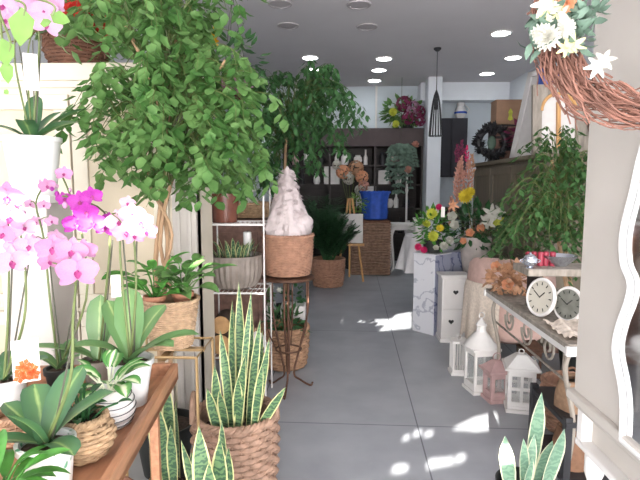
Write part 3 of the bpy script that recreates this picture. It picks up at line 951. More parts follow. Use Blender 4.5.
# ------------------------------------------------------------ hanging bright vine at the upper left, flowers on the cabinet
q = at(-12, -30, 1.15)
hp = thing('hanging_plant', q, 'bright green trailing plant hanging at the upper left edge', 'plant')
build(pot_mesh(q, .07, .055, .1), 'pot', 'whiteplas', hp)
build(MB().tube([q + V((0, 0, .1)), (q.x, q.y, ZC)], .002, 5), 'cord', 'stake', hp)
for (a, c) in (((-2, 0), (3, 66)), ((6, -10), (24, 16)), ((-4, 0), (10, 52)), ((10, -14), (52, 16))):
    build(MB().tube(curve_pts([q + V((0, 0, .09)), at(a[0], a[1], 1.12), at(c[0], c[1] - 12, 1.11), at(c[0], c[1], 1.11)]), .0025, 5), 'stem', 'stem', hp)
for (px, py, L, W, dx, dz) in ((22, 7, .088, .055, .02, -1), (50, 14, .055, .03, .8, -.35), (2, 38, .065, .045, .25, -1), (5, 60, .055, .03, .2, -1), (4, 90, .02, .012, .3, -.2), (40, 24, .03, .02, .9, .1)):
    build(MB().leaf(at(px, py, 1.11), (dx, -.15, dz), L, W, (.1, -1, .15)), 'leaf', 'lime', hp)
CT = 2.09
def bloomset(root, items, m=None):
    """items: (kind, material, point, radius)"""
    for kind, mm, p, r in items:
        inst(bloom(kind, mm), 'bloom', root, p, r, face_cam(p, .5, .2), rnd.uniform(0, 6))
q = V((-1.45, 2.92, CT))
cb = thing('flower_basket', q, 'twiggy brown basket of greenery and red blooms on top of the cream cabinet', 'flower arrangement')
make_basket(cb, q, .13, .17, .16, 'wickerdk', 8, 24, .01)
build(foliage(MB(), q + V((.02, 0, .36)), .3, 340, .1, .045, .3, (1.1, .55, .75)), 'foliage', 'ficus', cb)
tw = MB()
for k in range(60):
    a = rnd.uniform(-.9, .9); p = q + V((rnd.uniform(-.25, .3), -.12 + rnd.uniform(-.08, .05), .16 + rnd.uniform(0, .12)))
    tw.tube([p, p + V((a * .1, -.04, rnd.uniform(-.1, .1))), p + V((a * .2, -.06, rnd.uniform(-.16, .12)))], .003, 4)
build(tw, 'twigs', 'wickerdk', cb)
bloomset(cb, [('rose', 'p_red', at(78, 12, 2.68), .075), ('rose', 'p_red', at(102, 30, 2.72), .06), ('rose', 'p_red', at(101, 20, 2.74), .05), ('rose', 'p_hot', at(92, -6, 2.72), .06)])
q = V((-0.85, 2.93, CT))
cb = thing('potted_plant', q, 'leafy trailing plant on the right end of the cabinet top', 'plant')
build(pot_mesh(q, .1, .08, .15), 'pot', 'darkpot', cb)
build(foliage(MB(), q + V((0, -.02, .28)), .2, 200, .1, .045, .5, (1, .6, .8)), 'foliage', 'ficus', cb)

# ============================================================ SNAKE PLANTS
def snake(name, label, base, pot, potbuilder, specs, leafm, group=None):
    """specs: (dx, dy, azimuth, elevation, length, width, facing roll)"""
    t = thing(name, base, label, 'snake plant', group)
    potbuilder(t)
    soil_disc(t, V(base) + V((0, 0, pot[1])), pot[0] * .92)
    for (dx, dy, az, el, L, W, ro) in specs:
        build(MB().blade(V(base) + V((dx, dy, pot[1] - .01)), R(az), R(el), L, W, R(rnd.uniform(-6, 8)), .22, 'snake', 12, R(ro), R(rnd.uniform(-25, 25))), 'leaf', leafm, t)
    return t
def toward(base, z0, px, py, Y):
    """leaf spec that ends at a given point"""
    p = at(px, py, Y)
    d = p - V((base[0], base[1], base[2] + z0))
    return d
def snake_spec(base, z0, tips, W, rr):
    out = []
    for tipspec in tips:
        px, py, Y = tipspec[:3]
        w = tipspec[3] if len(tipspec) > 3 else W
        p = at(px, py, Y)
        bx = base[0] + max(-rr, min(rr, (p.x - base[0]) * .6)) + rnd.uniform(-.02, .02); by = base[1] + max(-rr, min(rr, (p.y - base[1]) * .6)) + rnd.uniform(-.03, .03)
        d = p - V((bx, by, base[2] + z0 - .01))
        az = math.degrees(math.atan2(d.y, d.x)); el = math.degrees(math.atan2(d.z, math.hypot(d.x, d.y)))
        # roll so that the leaf's broad side looks towards the street
        out.append((bx - base[0], by - base[1], az, el, d.length, w, (90 - az) * 1.0 + rnd.uniform(-25, 25)))
    return out
b = V((-0.44, 2.16, 0))
def bigbasket(t):
    o = make_basket(t, b, .15, .178, .45, 'wickerd', 17, 30, .012, rim=.014, amp=.007)
    build(handle_mesh(b, .18, .45, R(190), .15, .10, .012), 'handle', 'wickerd', o)
    build(handle_mesh(b, .18, .45, R(10), .13, .05, .012), 'handle', 'wickerd', o)
snake('snake_plant', 'big yellow-edged snake plant in the large grey-brown wicker basket at front', b, (.16, .38), bigbasket,
      snake_spec(b, .38, [(240, 282, 2.2, 0.045), (232, 300, 2.14, 0.043), (247, 290, 2.1, 0.030), (256, 318, 2.12, 0.039), (264, 330, 2.18, 0.034), (224, 330, 2.1, 0.043), (270, 338, 2.1, 0.034), (213, 366, 2.05, 0.043),
                          (207, 388, 2.02, 0.043), (252, 300, 2.28, 0.039), (262, 362, 2.02, 0.039), (243, 352, 2.0, 0.047), (284, 386, 2.05, 0.039), (220, 388, 1.98, 0.043), (238, 376, 1.99, 0.043), (233, 310, 2.28, 0.043), (246, 334, 2.26, 0.043), (229, 352, 2.2, 0.043)], .05, .10), 'snake')
b2 = V((-0.41, 1.66, 0))
def smallpot(bb, r, h, m='darkpot'):
    def f(t): build(pot_mesh(bb, r, r * .75, h), 'pot', m, t)
    return f
snake('snake_plant', 'snake plant with broad yellow-margined leaves in front of the large wicker basket', b2, (.09, .26), smallpot(b2, .095, .3),
      snake_spec(b2, .26, [(195, 426, 1.6, .065), (219, 436, 1.64, .062), (209, 462, 1.56, .06), (184, 440, 1.66, .045), (228, 448, 1.7, .045), (222, 422, 1.76, .04), (192, 452, 1.72, .05)], .06, .05), 'snake')
b3 = V((-0.71, 2.1, 0))
snake('snake_plant', 'tall dark-banded snake plant under the brass stand behind the tray table', b3, (.075, .14), smallpot(b3, .08, .16),
      snake_spec(b3, .14, [(158, 398, 2.06, .06), (166, 378, 2.12, .055), (151, 412, 2.1, .05), (176, 402, 2.14, .04), (145, 405, 2.16, .045), (170, 425, 2.02, .05)], .05, .04), 'snake')
b4 = V((0.745, 1.92, 0))
snake('snake_plant', 'pale silvery snake plant with cream edges at the bottom right foreground', b4, (.09, .25), smallpot(b4, .1, .29),
      snake_spec(b4, .25, [(544, 393, 1.96, .062), (504, 436, 1.9, .058), (524, 438, 1.88, .045), (562, 428, 1.88, .07), (534, 434, 1.94, .04), (531, 455, 1.84, .045), (551, 440, 1.95, .05)], .06, .055), 'snakep')
# dark basket under the table
q = V((-0.74, 1.62, 0))
hb = thing('wicker_basket', q, 'dark wicker basket with a hoop handle in the shade under the tray table', 'basket')
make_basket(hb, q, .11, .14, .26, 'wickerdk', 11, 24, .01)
build(handle_mesh(q, .0, .27, R(90), .27, .2, .009), 'handle', 'wickerdk', hb)

# ============================================================ FICUS TREES
b = V((-0.86, 2.45, 0))
tree('potted_tree', 'large leafy weeping fig with pale twisted trunks in front of the cream cabinet', b, (.15, .11, .26),
     [([b + V((.03, 0, .2)), at(156, 300, 2.45), at(158, 230, 2.44), at(164, 170, 2.42), at(160, 110, 2.4), at(140, 55, 2.36), at(116, 8, 2.34)], .014),
      ([b + V((-.03, 0, .2)), at(164, 300, 2.46), at(168, 240, 2.45), at(160, 180, 2.45), at(172, 110, 2.45), at(176, 40, 2.45)], .015),
      ([b + V((0, .03, .2)), at(172, 300, 2.48), at(160, 245, 2.42), at(172, 180, 2.42), at(200, 110, 2.45), at(225, 60, 2.45)], .012),
      ([b + V((0, -.03, .2)), at(158, 300, 2.42), at(172, 235, 2.4), at(152, 190, 2.42), at(140, 140, 2.4)], .010)],
     [(at(150, 40, 2.35), (.30, .25, .30), 420, at(165, 130, 2.42)), (at(200, 55, 2.42), (.27, .25, .27), 300, at(170, 130, 2.44)),
      (at(120, 105, 2.30), (.2, .22, .22), 230, at(158, 140, 2.4)), (at(165, 115, 2.28), (.28, .22, .25), 450, at(165, 170, 2.4)),
      (at(228, 110, 2.42), (.22, .25, .26), 260, at(172, 160, 2.44)), (at(236, 150, 2.44), (.15, .2, .16), 190, at(180, 160, 2.44)), (at(122, 162, 2.32), (.12, .14, .15), 80, at(158, 185, 2.4)), (at(190, 160, 2.36), (.22, .2, .13), 240, at(165, 190, 2.42)),
      (at(110, 6, 2.40), (.22, .2, .2), 200, at(140, 60, 2.38)), (at(85, 110, 2.35), (.06, .12, .1), 20, at(135, 120, 2.38)), (at(170, -10, 2.4), (.4, .2, .15), 200, at(165, 60, 2.4))],
     'ficus', .074, .044, 12, twigs_r=.003)
b = V((-0.46, 4.75, 0))
tree('potted_tree', 'dark weeping fig standing behind the frosted white cone', b, (.17, .13, .3),
     [([b + V((0, 0, .2)), at(287, 240, 4.75), at(285, 170, 4.75), at(288, 110, 4.75)], .02)],
     [(at(300, 95, 4.7), (.5, .4, .34), 900, at(287, 130, 4.75)), (at(258, 125, 4.72), (.28, .35, .42), 520, at(287, 140, 4.75)), (at(330, 105, 4.7), (.3, .3, .28), 380, at(288, 120, 4.75)),
      (at(300, 140, 4.7), (.4, .35, .28), 520, at(287, 135, 4.75)), (at(262, 175, 4.75), (.22, .3, .22), 240, at(286, 150, 4.75))],
     'ficusd', .085, .036, 13, twigs_r=.0025, droop=1.1)

# ============================================================ WHITE WIRE RACK
rk = thing('wire_rack', (-0.63, 3.35, 0), 'white wire rack of open shelves to the right of the cream cabinet', 'rack')
X0, X1, Y0, Y1 = -0.82, -0.45, 3.2, 3.52
for x in (X0, X1):
    for y in (Y0, Y1): build(MB().tube([(x, y, 0), (x, y, 1.42)], .0055, 8), 'post', 'white', rk)
for z in (.33, .76, 1.2):
    g = MB().tube([(X0, Y0, z), (X1, Y0, z), (X1, Y1, z), (X0, Y1, z)], .007, 6, closed=True)
    for k in range(1, 12):
        x = X0 + (X1 - X0) * k / 12
        g.tube([(x, Y0, z), (x, Y1, z)], .003, 5)
    g.tube([(X0, (Y0 + Y1) / 2, z - .003), (X1, (Y0 + Y1) / 2, z - .003)], .004, 5)
    build(g, 'shelf', 'white', rk)
q = at(225, 224, 3.36); q.z = 1.205
t = thing('potted_plant', q, 'grassy green plant in a glossy brown pot on the upper rack shelf', 'plant')
build(pot_mesh(q, .098, .08, .19), 'pot', 'brownpot', t)
soil_disc(t, q + V((0, 0, .165)), .085)
for k in range(30):
    a = k * 2.4
    build(MB().blade(q + V((.03 * math.cos(a), .03 * math.sin(a), .16)), a, R(rnd.uniform(35, 85)), rnd.uniform(.22, .36), .026, R(rnd.uniform(50, 120)), .2, 'leaf', 9), 'leaf', 'ficus', t)
for (x, y) in ((258, 196), (262, 178), (252, 182)):
    build(MB().tube(curve_pts([q + V((.02, 0, .17)), at((225 + x) / 2 + 6, 165, 3.3), at(x, y, 3.27)]), .003, 5), 'flower_stem', 'lime', t)
q = at(235, 291, 3.36); q.z = .765
t = thing('potted_plant', q, 'low spiky plant in a wide grey ribbed bowl on the middle rack shelf', 'plant')
prof = [(.10, 0), (.145, .02), (.172, .07), (.183, .14), (.18, .19), (.186, .215), (.186, .225), (.172, .225), (.165, .19), (0, .18)]
build(MB().lathe(prof, q, 120, wob=lambda a, z: 1 + (.022 * math.cos(30 * a) if .01 < z < .2 else 0)), 'bowl', 'greypot', t)
soil_disc(t, q + V((0, 0, .2)), .165)
for k in range(22):
    a = k * 2.4; rr = .13 * math.sqrt((k + .5) / 22)
    build(MB().blade(q + V((rr * math.cos(a), rr * math.sin(a), .19)), a, R(rnd.uniform(50, 85)), rnd.uniform(.10, .19), .03, R(rnd.uniform(0, 30)), .35, 'snake', 7), 'leaf', 'snake', t)
q = V((-.66, 3.38, 1.957))
t = thing('hanging_flower_basket', q, 'hanging pot of yellow and dusty mauve flowers above the white wire rack', 'flower arrangement')
for k in range(3): build(MB().tube([q + V((.1 * math.cos(2.1 * k), .1 * math.sin(2.1 * k), .14)), q + V((0, 0, .7)), (q.x, q.y, ZC)], .0025, 5), 'cord', 'stake', t)
build(pot_mesh(q, .1, .08, .15), 'pot', 'greypot', t)
build(foliage(MB(), q + V((0, 0, .25)), .2, 120, .09, .04, .3), 'foliage', 'ficusd', t)
bloomset(t, [('mum', 'p_gold', at(209, 40, 3.2), .07), ('mum', 'p_gold', at(202, 47, 3.2), .05), ('mum', 'p_yel', at(214, 33, 3.22), .04),
             ('rose', 'p_mauve', at(230, 84, 3.2), .07), ('rose', 'p_mauve', at(243, 90, 3.2), .07), ('rose', 'p_mauve', at(222, 92, 3.2), .06), ('rose', 'p_wine', at(236, 98, 3.2), .05)])
# lower shelf: cut logs and a white pumpkin
q = V((-.755, 3.36, .337))
def log(c, r, L, lab):
    t = thing('cut_log', c, lab, 'log', 'cut logs on the lower rack shelf')
    n = 20
    M = MB()
    vs = [V(c) + V((r * math.cos(2 * PI * j / n) * (1 + .04 * math.sin(3 * j)), yy, r + r * math.sin(2 * PI * j / n))) for yy in (0, L) for j in range(n)]
    M.add(vs, [(j, (j + 1) % n, n + (j + 1) % n, n + j) for j in range(n)])
    build(M, 'bark', 'logbark', t)
    e2 = MB()
    e = MB().add([V(c) + V((r * .97 * math.cos(2 * PI * j / n), -.002, r + r * .97 * math.sin(2 * PI * j / n))) for j in range(n)], [tuple(range(n))])
    e2.add([V(c) + V((r * .97 * math.cos(2 * PI * j / n), L + .002, r + r * .97 * math.sin(2 * PI * j / n))) for j in range(n)], [tuple(range(n - 1, -1, -1))])
    build(e, 'cut_face', 'logend', t); build(e2, 'cut_face', 'logend', t)
q = at(222, 350, 3.28)
log((q.x, 3.24, .338), .068, .22, 'cut log lying lowest of the two stacked on the lower rack shelf')
log((q.x + .005, 3.24, .475), .062, .2, 'cut log resting on top of the other log on the rack')
log((q.x - .1, 3.26, .338), .04, .2, 'thin cut log at the left end of the lower rack shelf')
def pumpkin(c, r, lab, grp=None, m='white'):
    t = thing('white_pumpkin', c, lab, 'pumpkin', grp)
    pr = [(r * math.sin(PI * k / 12) + (.0 if 0 < k < 12 else .004), r * .78 * (1 - math.cos(PI * k / 12))) for k in range(13)]
    build(MB().lathe(pr, c, 48, wob=lambda a, z: 1 - .09 * abs(math.sin(4.5 * a)) ** .5 * .6), 'body', m, t)
    build(MB().tube([V(c) + V((0, 0, r * 1.5)), V(c) + V((.005, 0, r * 1.68)), V(c) + V((.02, 0, r * 1.8))], [.012, .009, .007], 6), 'stalk', 'bark', t)
pumpkin((-.545, 3.33, .338), .085, 'round white pumpkin on the lower rack shelf beside the logs')
t = thing('candle', (-.60, 3.46, .768), 'white pillar candle at the back of the middle rack shelf', 'candle')
build(MB().lathe([(.028, 0), (.028, .36), (.022, .364), (0, .36)], (-.60, 3.46, .768), 20), 'wax', 'whiteplas', t)
build(MB().tube([(-.60, 3.46, 1.128), (-.598, 3.46, 1.145)], .0015, 5), 'wick', 'black', t)

# brown chest of drawers by the left wall
ch = thing('chest_of_drawers', (-.85, 4.35, 0), 'reddish brown chest of drawers behind the white wire rack', 'chest of drawers')
build(MB().box((-.95, 4.28, .6), (.72, .40, 1.08)), 'body', 'brownwood', ch, bev=.005)
build(MB().box((-.95, 4.28, 1.155), (.78, .46, .03)), 'top', 'brownwood', ch, bev=.006)
build(MB().box((-.95, 4.28, .03), (.70, .38, .06)), 'base', 'brownwood', ch)
for k in range(4):
    d = build(MB().box((-.95, 4.07, .19 + k * .255), (.66, .02, .235)), 'drawer', 'brownwood', ch, bev=.005)
    for x in (-1.13, -.77): build(MB().ball((x, 4.05, .19 + k * .255), .014, 10, 8), 'knob', 'gold', d)
q = V((-.72, 4.3, 1.17))
t = thing('straw_basket', q, 'wide straw bowl on the brown chest of drawers', 'basket')
make_basket(t, q, .15, .2, .13, 'rope', 8, 28, .01)
q2 = V((-1.05, 4.3, 1.17))
t = thing('vase', q2, 'white vase of pale dried flowers on the brown chest of drawers', 'vase')
build(pot_mesh(q2, .06, .05, .22), 'body', 'white', t)
build(foliage(MB(), q2 + V((.1, -.05, .36)), .2, 120, .06, .03, .1), 'foliage', 'eucal', t)
bloomset(t, [('lily', 'p_white', at(247, 192, 4.2), .07), ('lily', 'p_white', at(240, 200, 4.2), .06), ('mum', 'p_white', at(252, 203, 4.18), .06)])

# ------------------------------------------------------------ rusty stand, wicker pot, frosted cone
S = V((-.325, 3.49, 0))
st = thing('plant_stand', S, 'tall rusty iron plant stand with curled feet holding a round wicker pot', 'plant stand')
build(MB().lathe([(0, .80), (.17, .80), (.182, .808), (.182, .822), (.17, .826), (0, .826)], S, 40), 'top_plate', 'iron', st)
build(MB().tube([S + V((.09 * math.cos(2 * PI * k / 30), .09 * math.sin(2 * PI * k / 30), .30)) for k in range(30)], .006, 6, closed=True), 'ring', 'iron', st)
for k in range(3):
    a = R(-95 + 120 * k)
    m = V((math.cos(a), math.sin(a), 0))
    build(MB().tube(curve_pts([S + m * .15 + V((0, 0, .80)), S + m * .145 + V((0, 0, .55)), S + m * .085 + V((0, 0, .30)), S + m * .04 + V((0, 0, .12)), S + m * .09 + V((0, 0, .06)), S + m * .165 + V((0, 0, .008)), S + m * .185 + V((0, 0, .03))], 28), .0075, 7), 'leg', 'iron', st)
for k in range(3):
    a = R(-35 + 120 * k)
    m = V((math.cos(a), math.sin(a), 0))
    build(MB().tube(curve_pts([S + m * .165 + V((0, 0, .80)), S + m * .16 + V((0, 0, .5)), S + m * .09 + V((0, 0, .30))], 14), .005, 6), 'rod', 'iron', st)
build(MB().tube([S + V((0, 0, .80)), S + V((0, 0, .12))], .01, 8), 'stem', 'iron', st)
B = S + V((0, 0, .827))
t = thing('wicker_pot', B, 'round reddish wicker pot on top of the rusty iron stand', 'basket')
make_basket(t, B, .15, .172, .285, 'wickerr', 24, 36, .006, rim=.010, amp=.003)
cn = thing('cone_tree', B + V((0, 0, .2)), 'frosted white gauzy cone tree standing in the reddish wicker pot', 'decoration')
cm = MB()
def cone_wob(a, z): return 1 + .10 * math.sin(5 * a + 9 * z) + .06 * math.sin(11 * a - 15 * z)
cm.lathe([(.10, 0), (.145, .08), (.155, .13), (.135, .2), (.10, .29), (.075, .37), (.045, .45), (.022, .52), (0, .555)], B + V((0, 0, .2)), 40, wob=cone_wob)
build(cm, 'gauze', 'frost', cn)
ruff = MB()
for k in range(210):
    h = .11 + rnd.random() ** .8 * .40
    r = .16 * (1 - h / .57) + .012
    a = rnd.uniform(0, 2 * PI)
    p = B + V((r * math.cos(a), r * math.sin(a), .22 + h))
    ruff.leaf(p, (math.cos(a) * .7, math.sin(a) * .7, rnd.uniform(-1.2, -.2)), rnd.uniform(.03, .05), .04, (math.cos(a), math.sin(a), .3))
build(ruff, 'ruffles', 'frost', cn)
bo = MB()
for (c, r) in (((.11, -.05, .37), .062), ((.085, -.08, .335), .055), ((-.08, -.06, .335), .055), ((.02, -.10, .34), .055), ((.12, .03, .335), .05)):
    bo.ball(B + V(c), r, 16, 10, jit=.12)
build(bo, 'puffs', 'frost', cn)
# white planters and the low basket behind the stand
for (px, lab) in ((262, 'white cube planter with a small white-flowered plant, left one behind the iron stand'), (293, 'white cube planter with dark ivy, right one behind the iron stand')):
    q = V((at(px, 300, 4.32).x, 4.36, 0))
    t = thing('planter', q, lab, 'planter', None)
    build(MB().box(q + V((0, 0, .21)), (.21, .21, .42)), 'box', 'white', t, bev=.008)
    build(foliage(MB(), q + V((0, 0, .48)), .1, 60, .06, .03, .1), 'foliage', 'ficus' if px == 262 else 'deepgreen', t)
    if px == 262: bloomset(t, [('lily', 'p_white', at(279, 290, 4.25), .03), ('lily', 'p_white', at(272, 287, 4.25), .025)])
q = V((-.40, 3.98, 0))
t = thing('potted_plant', q, 'dark leafy plant in a low tan wicker basket on the floor behind the iron stand', 'plant')
make_basket(t, q, .16, .185, .33, 'wicker', 13, 28, .008, rim=.013, amp=.006)
soil_disc(t, q + V((0, 0, .25)), .165)
build(foliage(MB(), q + V((0, 0, .34)), .15, 130, .09, .04, .1, (1, 1, .7)), 'foliage', 'ficusd', t)

# ============================================================ MIDDLE AND BACK
q = gnd(328, 286)
t = thing('potted_palm', q, 'bushy dark green palm in a reddish wicker basket on the floor', 'palm')
make_basket(t, q, .2, .235, .40, 'wickerr', 14, 28, .01, rim=.014, amp=.006)
soil_disc(t, q + V((0, 0, .31)), .21)
for k in range(40):
    a = k * 2.4; e = rnd.uniform(1.05, 1.5)
    h = V((math.cos(a), math.sin(a), 0))
    p0 = q + V((0, 0, .31)) + h * .05
    L = rnd.uniform(.8, 1.35) if math.cos(a) < .3 else rnd.uniform(.6, .95)
    pts = [p0 + h * (L * s * math.cos(e) * .8 + .05 * s * s) + V((0, 0, L * (s * math.sin(e) * 1.15 - .32 * s * s))) for s in (i / 12 for i in range(13))]
    fr = MB().tube(pts, [.006 * (1 - .8 * i / 13) for i in range(13)], 4)
    for i in range(4, 13):
        tn = (pts[i] - pts[i - 1]).normalized()
        sd = tn.cross(V((0, 0, 1))).normalized()
        for s in (-1, 1):
            for j in (0, .33, .66): fr.leaf(pts[i - 1].lerp(pts[i], j), sd * s + tn * .6 + V((0, 0, -.35)), rnd.uniform(.14, .22), .032, (0, 0, 1))
    build(fr, 'frond', 'palmleaf', t)
# easel with a canvas
q = at(350, 240, 7.75)
t = thing('easel', V((q.x, 7.7, 0)), 'small wooden easel holding a pale canvas beside the potted palm', 'easel')
for (xa, xb, ya, yb) in ((-.03, -.2, 7.75, 7.6), (.03, .2, 7.75, 7.6), (0, 0, 7.8, 8.0)):
    build(MB().tube([(q.x + xa, ya, 1.25), (q.x + xb, yb, 0.0)], .016, 6), 'leg', 'palewood', t)
build(MB().box((q.x, 7.63, .56), (.42, .05, .03)), 'ledge', 'palewood', t)
cv = MB().box((q.x, 7.66, .80), (.38, .025, .44), rx=R(-8))
tag(build(cv, 'canvas_board', 'canvas', bev=.003), 'pale blank canvas resting on the wooden easel', 'canvas')
# wicker hamper with the blue cloth bag
hx, hy = at(370, 250, 8.3).x, 8.35
t = thing('wicker_hamper', (hx, hy, 0), 'large square dark wicker hamper in the middle of the shop floor', 'hamper')
hm = MB().box((hx, hy, .435), (.58, .42, .85))
build(hm, 'body', 'wickerdk', t)
wv = MB()
for i in range(19):
    z = .03 + i * .0445
    for (ax, ln, fx) in (('x', .6, -.218), ('x', .6, .218), ('y', .44, -.298), ('y', .44, .298)):
        N = 28
        pts = []
        for k in range(N + 1):
            s = -ln / 2 + ln * k / N
            o = .008 * math.cos(PI * k / 2 + PI * (i % 2))
            pts.append((hx + s, hy + fx + math.copysign(o, fx), z) if ax == 'x' else (hx + fx + math.copysign(abs(o), fx), hy + s, z))
        wv.tube(pts, .021, 4)
build(wv, 'weave', 'wickerd', t)
lidm = MB()
lidm.tube([(hx - .3, hy - .22, .87), (hx + .3, hy - .22, .87), (hx + .3, hy + .22, .87), (hx - .3, hy + .22, .87)], .02, 6, closed=True)
lidm.box((hx, hy, .868), (.58, .42, .02))
build(lidm, 'lid', 'wickerdk', t)
bx = at(375, 210, 8.3).x
t = thing('cloth_bag', (bx, 8.33, .89), 'cobalt blue cloth bag on top of the dark wicker hamper', 'bag')
def bagwob(a, z): return 1 + .05 * math.sin(9 * a) * (1 if z > .05 else .3)
bgm = MB()
n = 60
pr = [(.15, 0), (.20, .02), (.21, .12), (.20, .25), (.215, .36), (.235, .44), (.245, .455), (.235, .45), (.2, .36), (.17, .3), (0, .28)]
bgm.lathe(pr, (bx, 8.33, .89), n, wob=bagwob)
build(bgm, 'cloth', 'blue', t)
build(rim_mesh((bx, 8.33, .89), .237, .445, .014, 2, 9), 'gathered_edge', 'blue', t)
px = at(358, 222, 8.2)
t = thing('potted_plant', V((hx - .2, 8.2, .89)), 'small yellow-green plant beside the blue bag on the hamper', 'plant')
build(pot_mesh((hx - .2, 8.2, .89), .07, .055, .12), 'pot', 'darkpot', t)
build(foliage(MB(), V((hx - .2, 8.2, 1.14)), .17, 90, .1, .04, .2, (.8, .8, 1)), 'foliage', 'lime', t)
# tall vase of dried hydrangeas behind the hamper
q = V((at(350, 200, 8.85).x, 8.85, 0))
t = thing('floor_vase', q, 'tall dark floor vase of dried peach and cream hydrangeas behind the palm', 'vase')
build(MB().lathe([(.1, 0), (.13, .1), (.15, .4), (.11, .8), (.07, .95), (.085, 1.0), (.07, 1.0), (.06, .9), (0, .9)], q, 32), 'body', 'darkpot', t)
for (x, y, m, r) in ((343, 172, 'p_peach', .13), (356, 168, 'p_orange', .14), (362, 177, 'p_peach', .12), (349, 178, 'p_white', .12), (360, 190, 'p_white', .10), (337, 165, 'p_white', .09), (364, 186, 'p_dry', .1)):
    p = at(x, y, 8.8 + rnd.uniform(-.08, .08))
    build(MB().tube(curve_pts([q + V((0, 0, .95)), q.lerp(p, .6) + V((0, 0, .45)), p]), .005, 5), 'stem', 'stem', t)
    inst(bloom('hydrangea', m), 'bloom', t, p, r)

# dark display unit along the back wall
UX0, UX1, UY = -0.95, 1.58, 9.30
un = thing('display_unit', ((UX0 + UX1) / 2, 9.55, 0), 'long dark shelf unit across the back wall of the shop', 'shelf unit')
build(MB().box(((UX0 + UX1) / 2, 9.86, 1.2), (UX1 - UX0, .03, 2.38)), 'back_panel', 'darkwood', un)
build(MB().box(((UX0 + UX1) / 2, 9.57, 2.30), (UX1 - UX0, .56, .32)), 'fascia', 'fascia', un, bev=.004)
for z in (.08, .55, 1.02, 1.45, 1.80):
    build(MB().box(((UX0 + UX1) / 2, 9.58, z), (UX1 - UX0 - .04, .5, .028)), 'shelf', 'darkwood', un)
for x in (UX0 + .02, -.10, .72, UX1 - .02):
    build(MB().box((x, 9.58, 1.10), (.035, .53, 2.14)), 'upright', 'darkwood', un)
def vase_mesh(c, kind, s):
    P = {0: [(.045, 0), (.06, .05), (.055, .12), (.025, .17), (.035, .2), (.03, .2), (.02, .17), (0, .16)], 1: [(.04, 0), (.04, .16), (.045, .18), (.038, .18), (.036, .03), (0, .03)],
         2: [(.03, 0), (.065, .06), (.06, .11), (.035, .13), (.04, .145), (.034, .145), (0, .1)], 3: [(.035, 0), (.035, .12), (.014, .17), (.014, .24), (.018, .25), (.01, .25), (0, .24)]}[kind]
    return MB().lathe([(r * s, z * s) for r, z in P], c, 18)
k = 0
for z, lab, xs in ((1.815, 'top', [-.72, -.5, -.28, .02, .16, .3, .44, .58, .84, .98, 1.12]), (1.465, 'second', [-.6, -.34, .04, .86, 1.0, 1.14]), (1.035, 'third', [.84, .98, 1.14, 1.3]), (.565, 'fourth', [.8, 1.0, 1.2, 1.36])):
    for i, x in enumerate(xs):
        dark = k % 3 == 2
        c = V((x + rnd.uniform(-.03, .03), 9.44 + rnd.uniform(-.03, .03), z))
        tag(build(vase_mesh(c, k % 4, rnd.uniform(1.0, 1.25)), 'vase', 'black' if dark else ('white' if k % 5 else 'pinkpaint')),
            ('small black vase' if dark else ('small white vase' if k % 5 else 'small dusty pink vase')) + ' standing on the %s shelf of the dark back unit' % lab, 'vase', 'small vases on the dark back unit')
        k += 1
# white picture frames leaning on the second shelf
for (x0, x1, y0, y1, lab) in ((356, 376, 164, 198, 'larger white framed picture standing in the dark shelf unit'), (324, 338, 166, 186, 'small white framed picture standing left in the dark shelf unit'), (378, 389, 168, 182, 'small white framed picture right of the larger one in the dark unit')):
    a, b = at(x0, y1, 9.40), at(x1, y0, 9.40)
    zb = 1.465 if y1 < 190 else 1.035
    w_, h_ = b.x - a.x, min(b.z - a.z, 1.79 - zb if zb > 1.4 else 9)
    if zb < 1.4: h_ = min(h_, 1.43 - zb)
    t = thing('picture_frame', ((a.x + b.x) / 2, 9.40, zb), lab, 'picture frame')
    g = MB()
    for (cx, cz, sx, sz) in ((0, h_ - .015, w_, .03), (0, .015, w_, .03), (-w_ / 2 + .015, h_ / 2, .03, h_), (w_ / 2 - .015, h_ / 2, .03, h_)): g.box(((a.x + b.x) / 2 + cx, 9.36, zb + cz), (sx, .025, sz))
    build(g, 'frame', 'white', t)
    build(MB().box(((a.x + b.x) / 2, 9.365, zb + h_ / 2), (w_ - .05, .012, h_ - .05)), 'picture', 'canvas', t)
# white candlestick lamp and eucalyptus
q = V((at(408, 195, 9.0).x, 9.17, 0))
t = thing('floor_candlestick', q, 'tall slim white candlestick in front of the dark unit under hanging eucalyptus', 'candlestick')
build(MB().lathe([(.12, 0), (.12, .02), (.05, .05), (.02, .1), (.018, .6), (.03, .66), (.018, .72), (.018, 1.3), (.03, 1.36), (.018, 1.42), (.02, 1.7), (.05, 1.74), (.05, 1.76), (0, 1.76)], q, 20), 'shaft', 'white', t)
q = at(401, 148, 9.1)
t = thing('hanging_eucalyptus', V((q.x, 9.12, 2.12)), 'hanging bunch of grey-green eucalyptus in front of the dark back unit', 'plant')
build(MB().tube([(q.x, 9.12, ZC), (q.x, 9.12, 2.1)], .004, 5), 'cord', 'stake', t)
fo = MB()
for k in range(17):
    a = k * 2.4; rr = rnd.uniform(.08, .34)
    pts = curve_pts([V((q.x, 9.12, 2.1)), V((q.x + rr * .7 * math.cos(a), 9.1 + rr * .3 * math.sin(a), 2.12)), V((q.x + rr * math.cos(a), 9.1 + rr * .4 * math.sin(a), 2.12 - rnd.uniform(.2, .85)))], 14)
    fo.tube(pts, .004, 4)
    for p in pts[3:]:
        for s in (-1, 1): fo.leaf(p, (s * .8, rnd.uniform(-.8, .3), -.6), rnd.uniform(.06,.12), .05, (rnd.uniform(-.3, .3), -1, .5))
build(fo, 'sprays', 'eucal', t)
bloomset(t, [('rose', 'p_dry', at(408, 170, 9.0), .07), ('rose', 'p_dry', at(415, 145, 9.0), .07)])
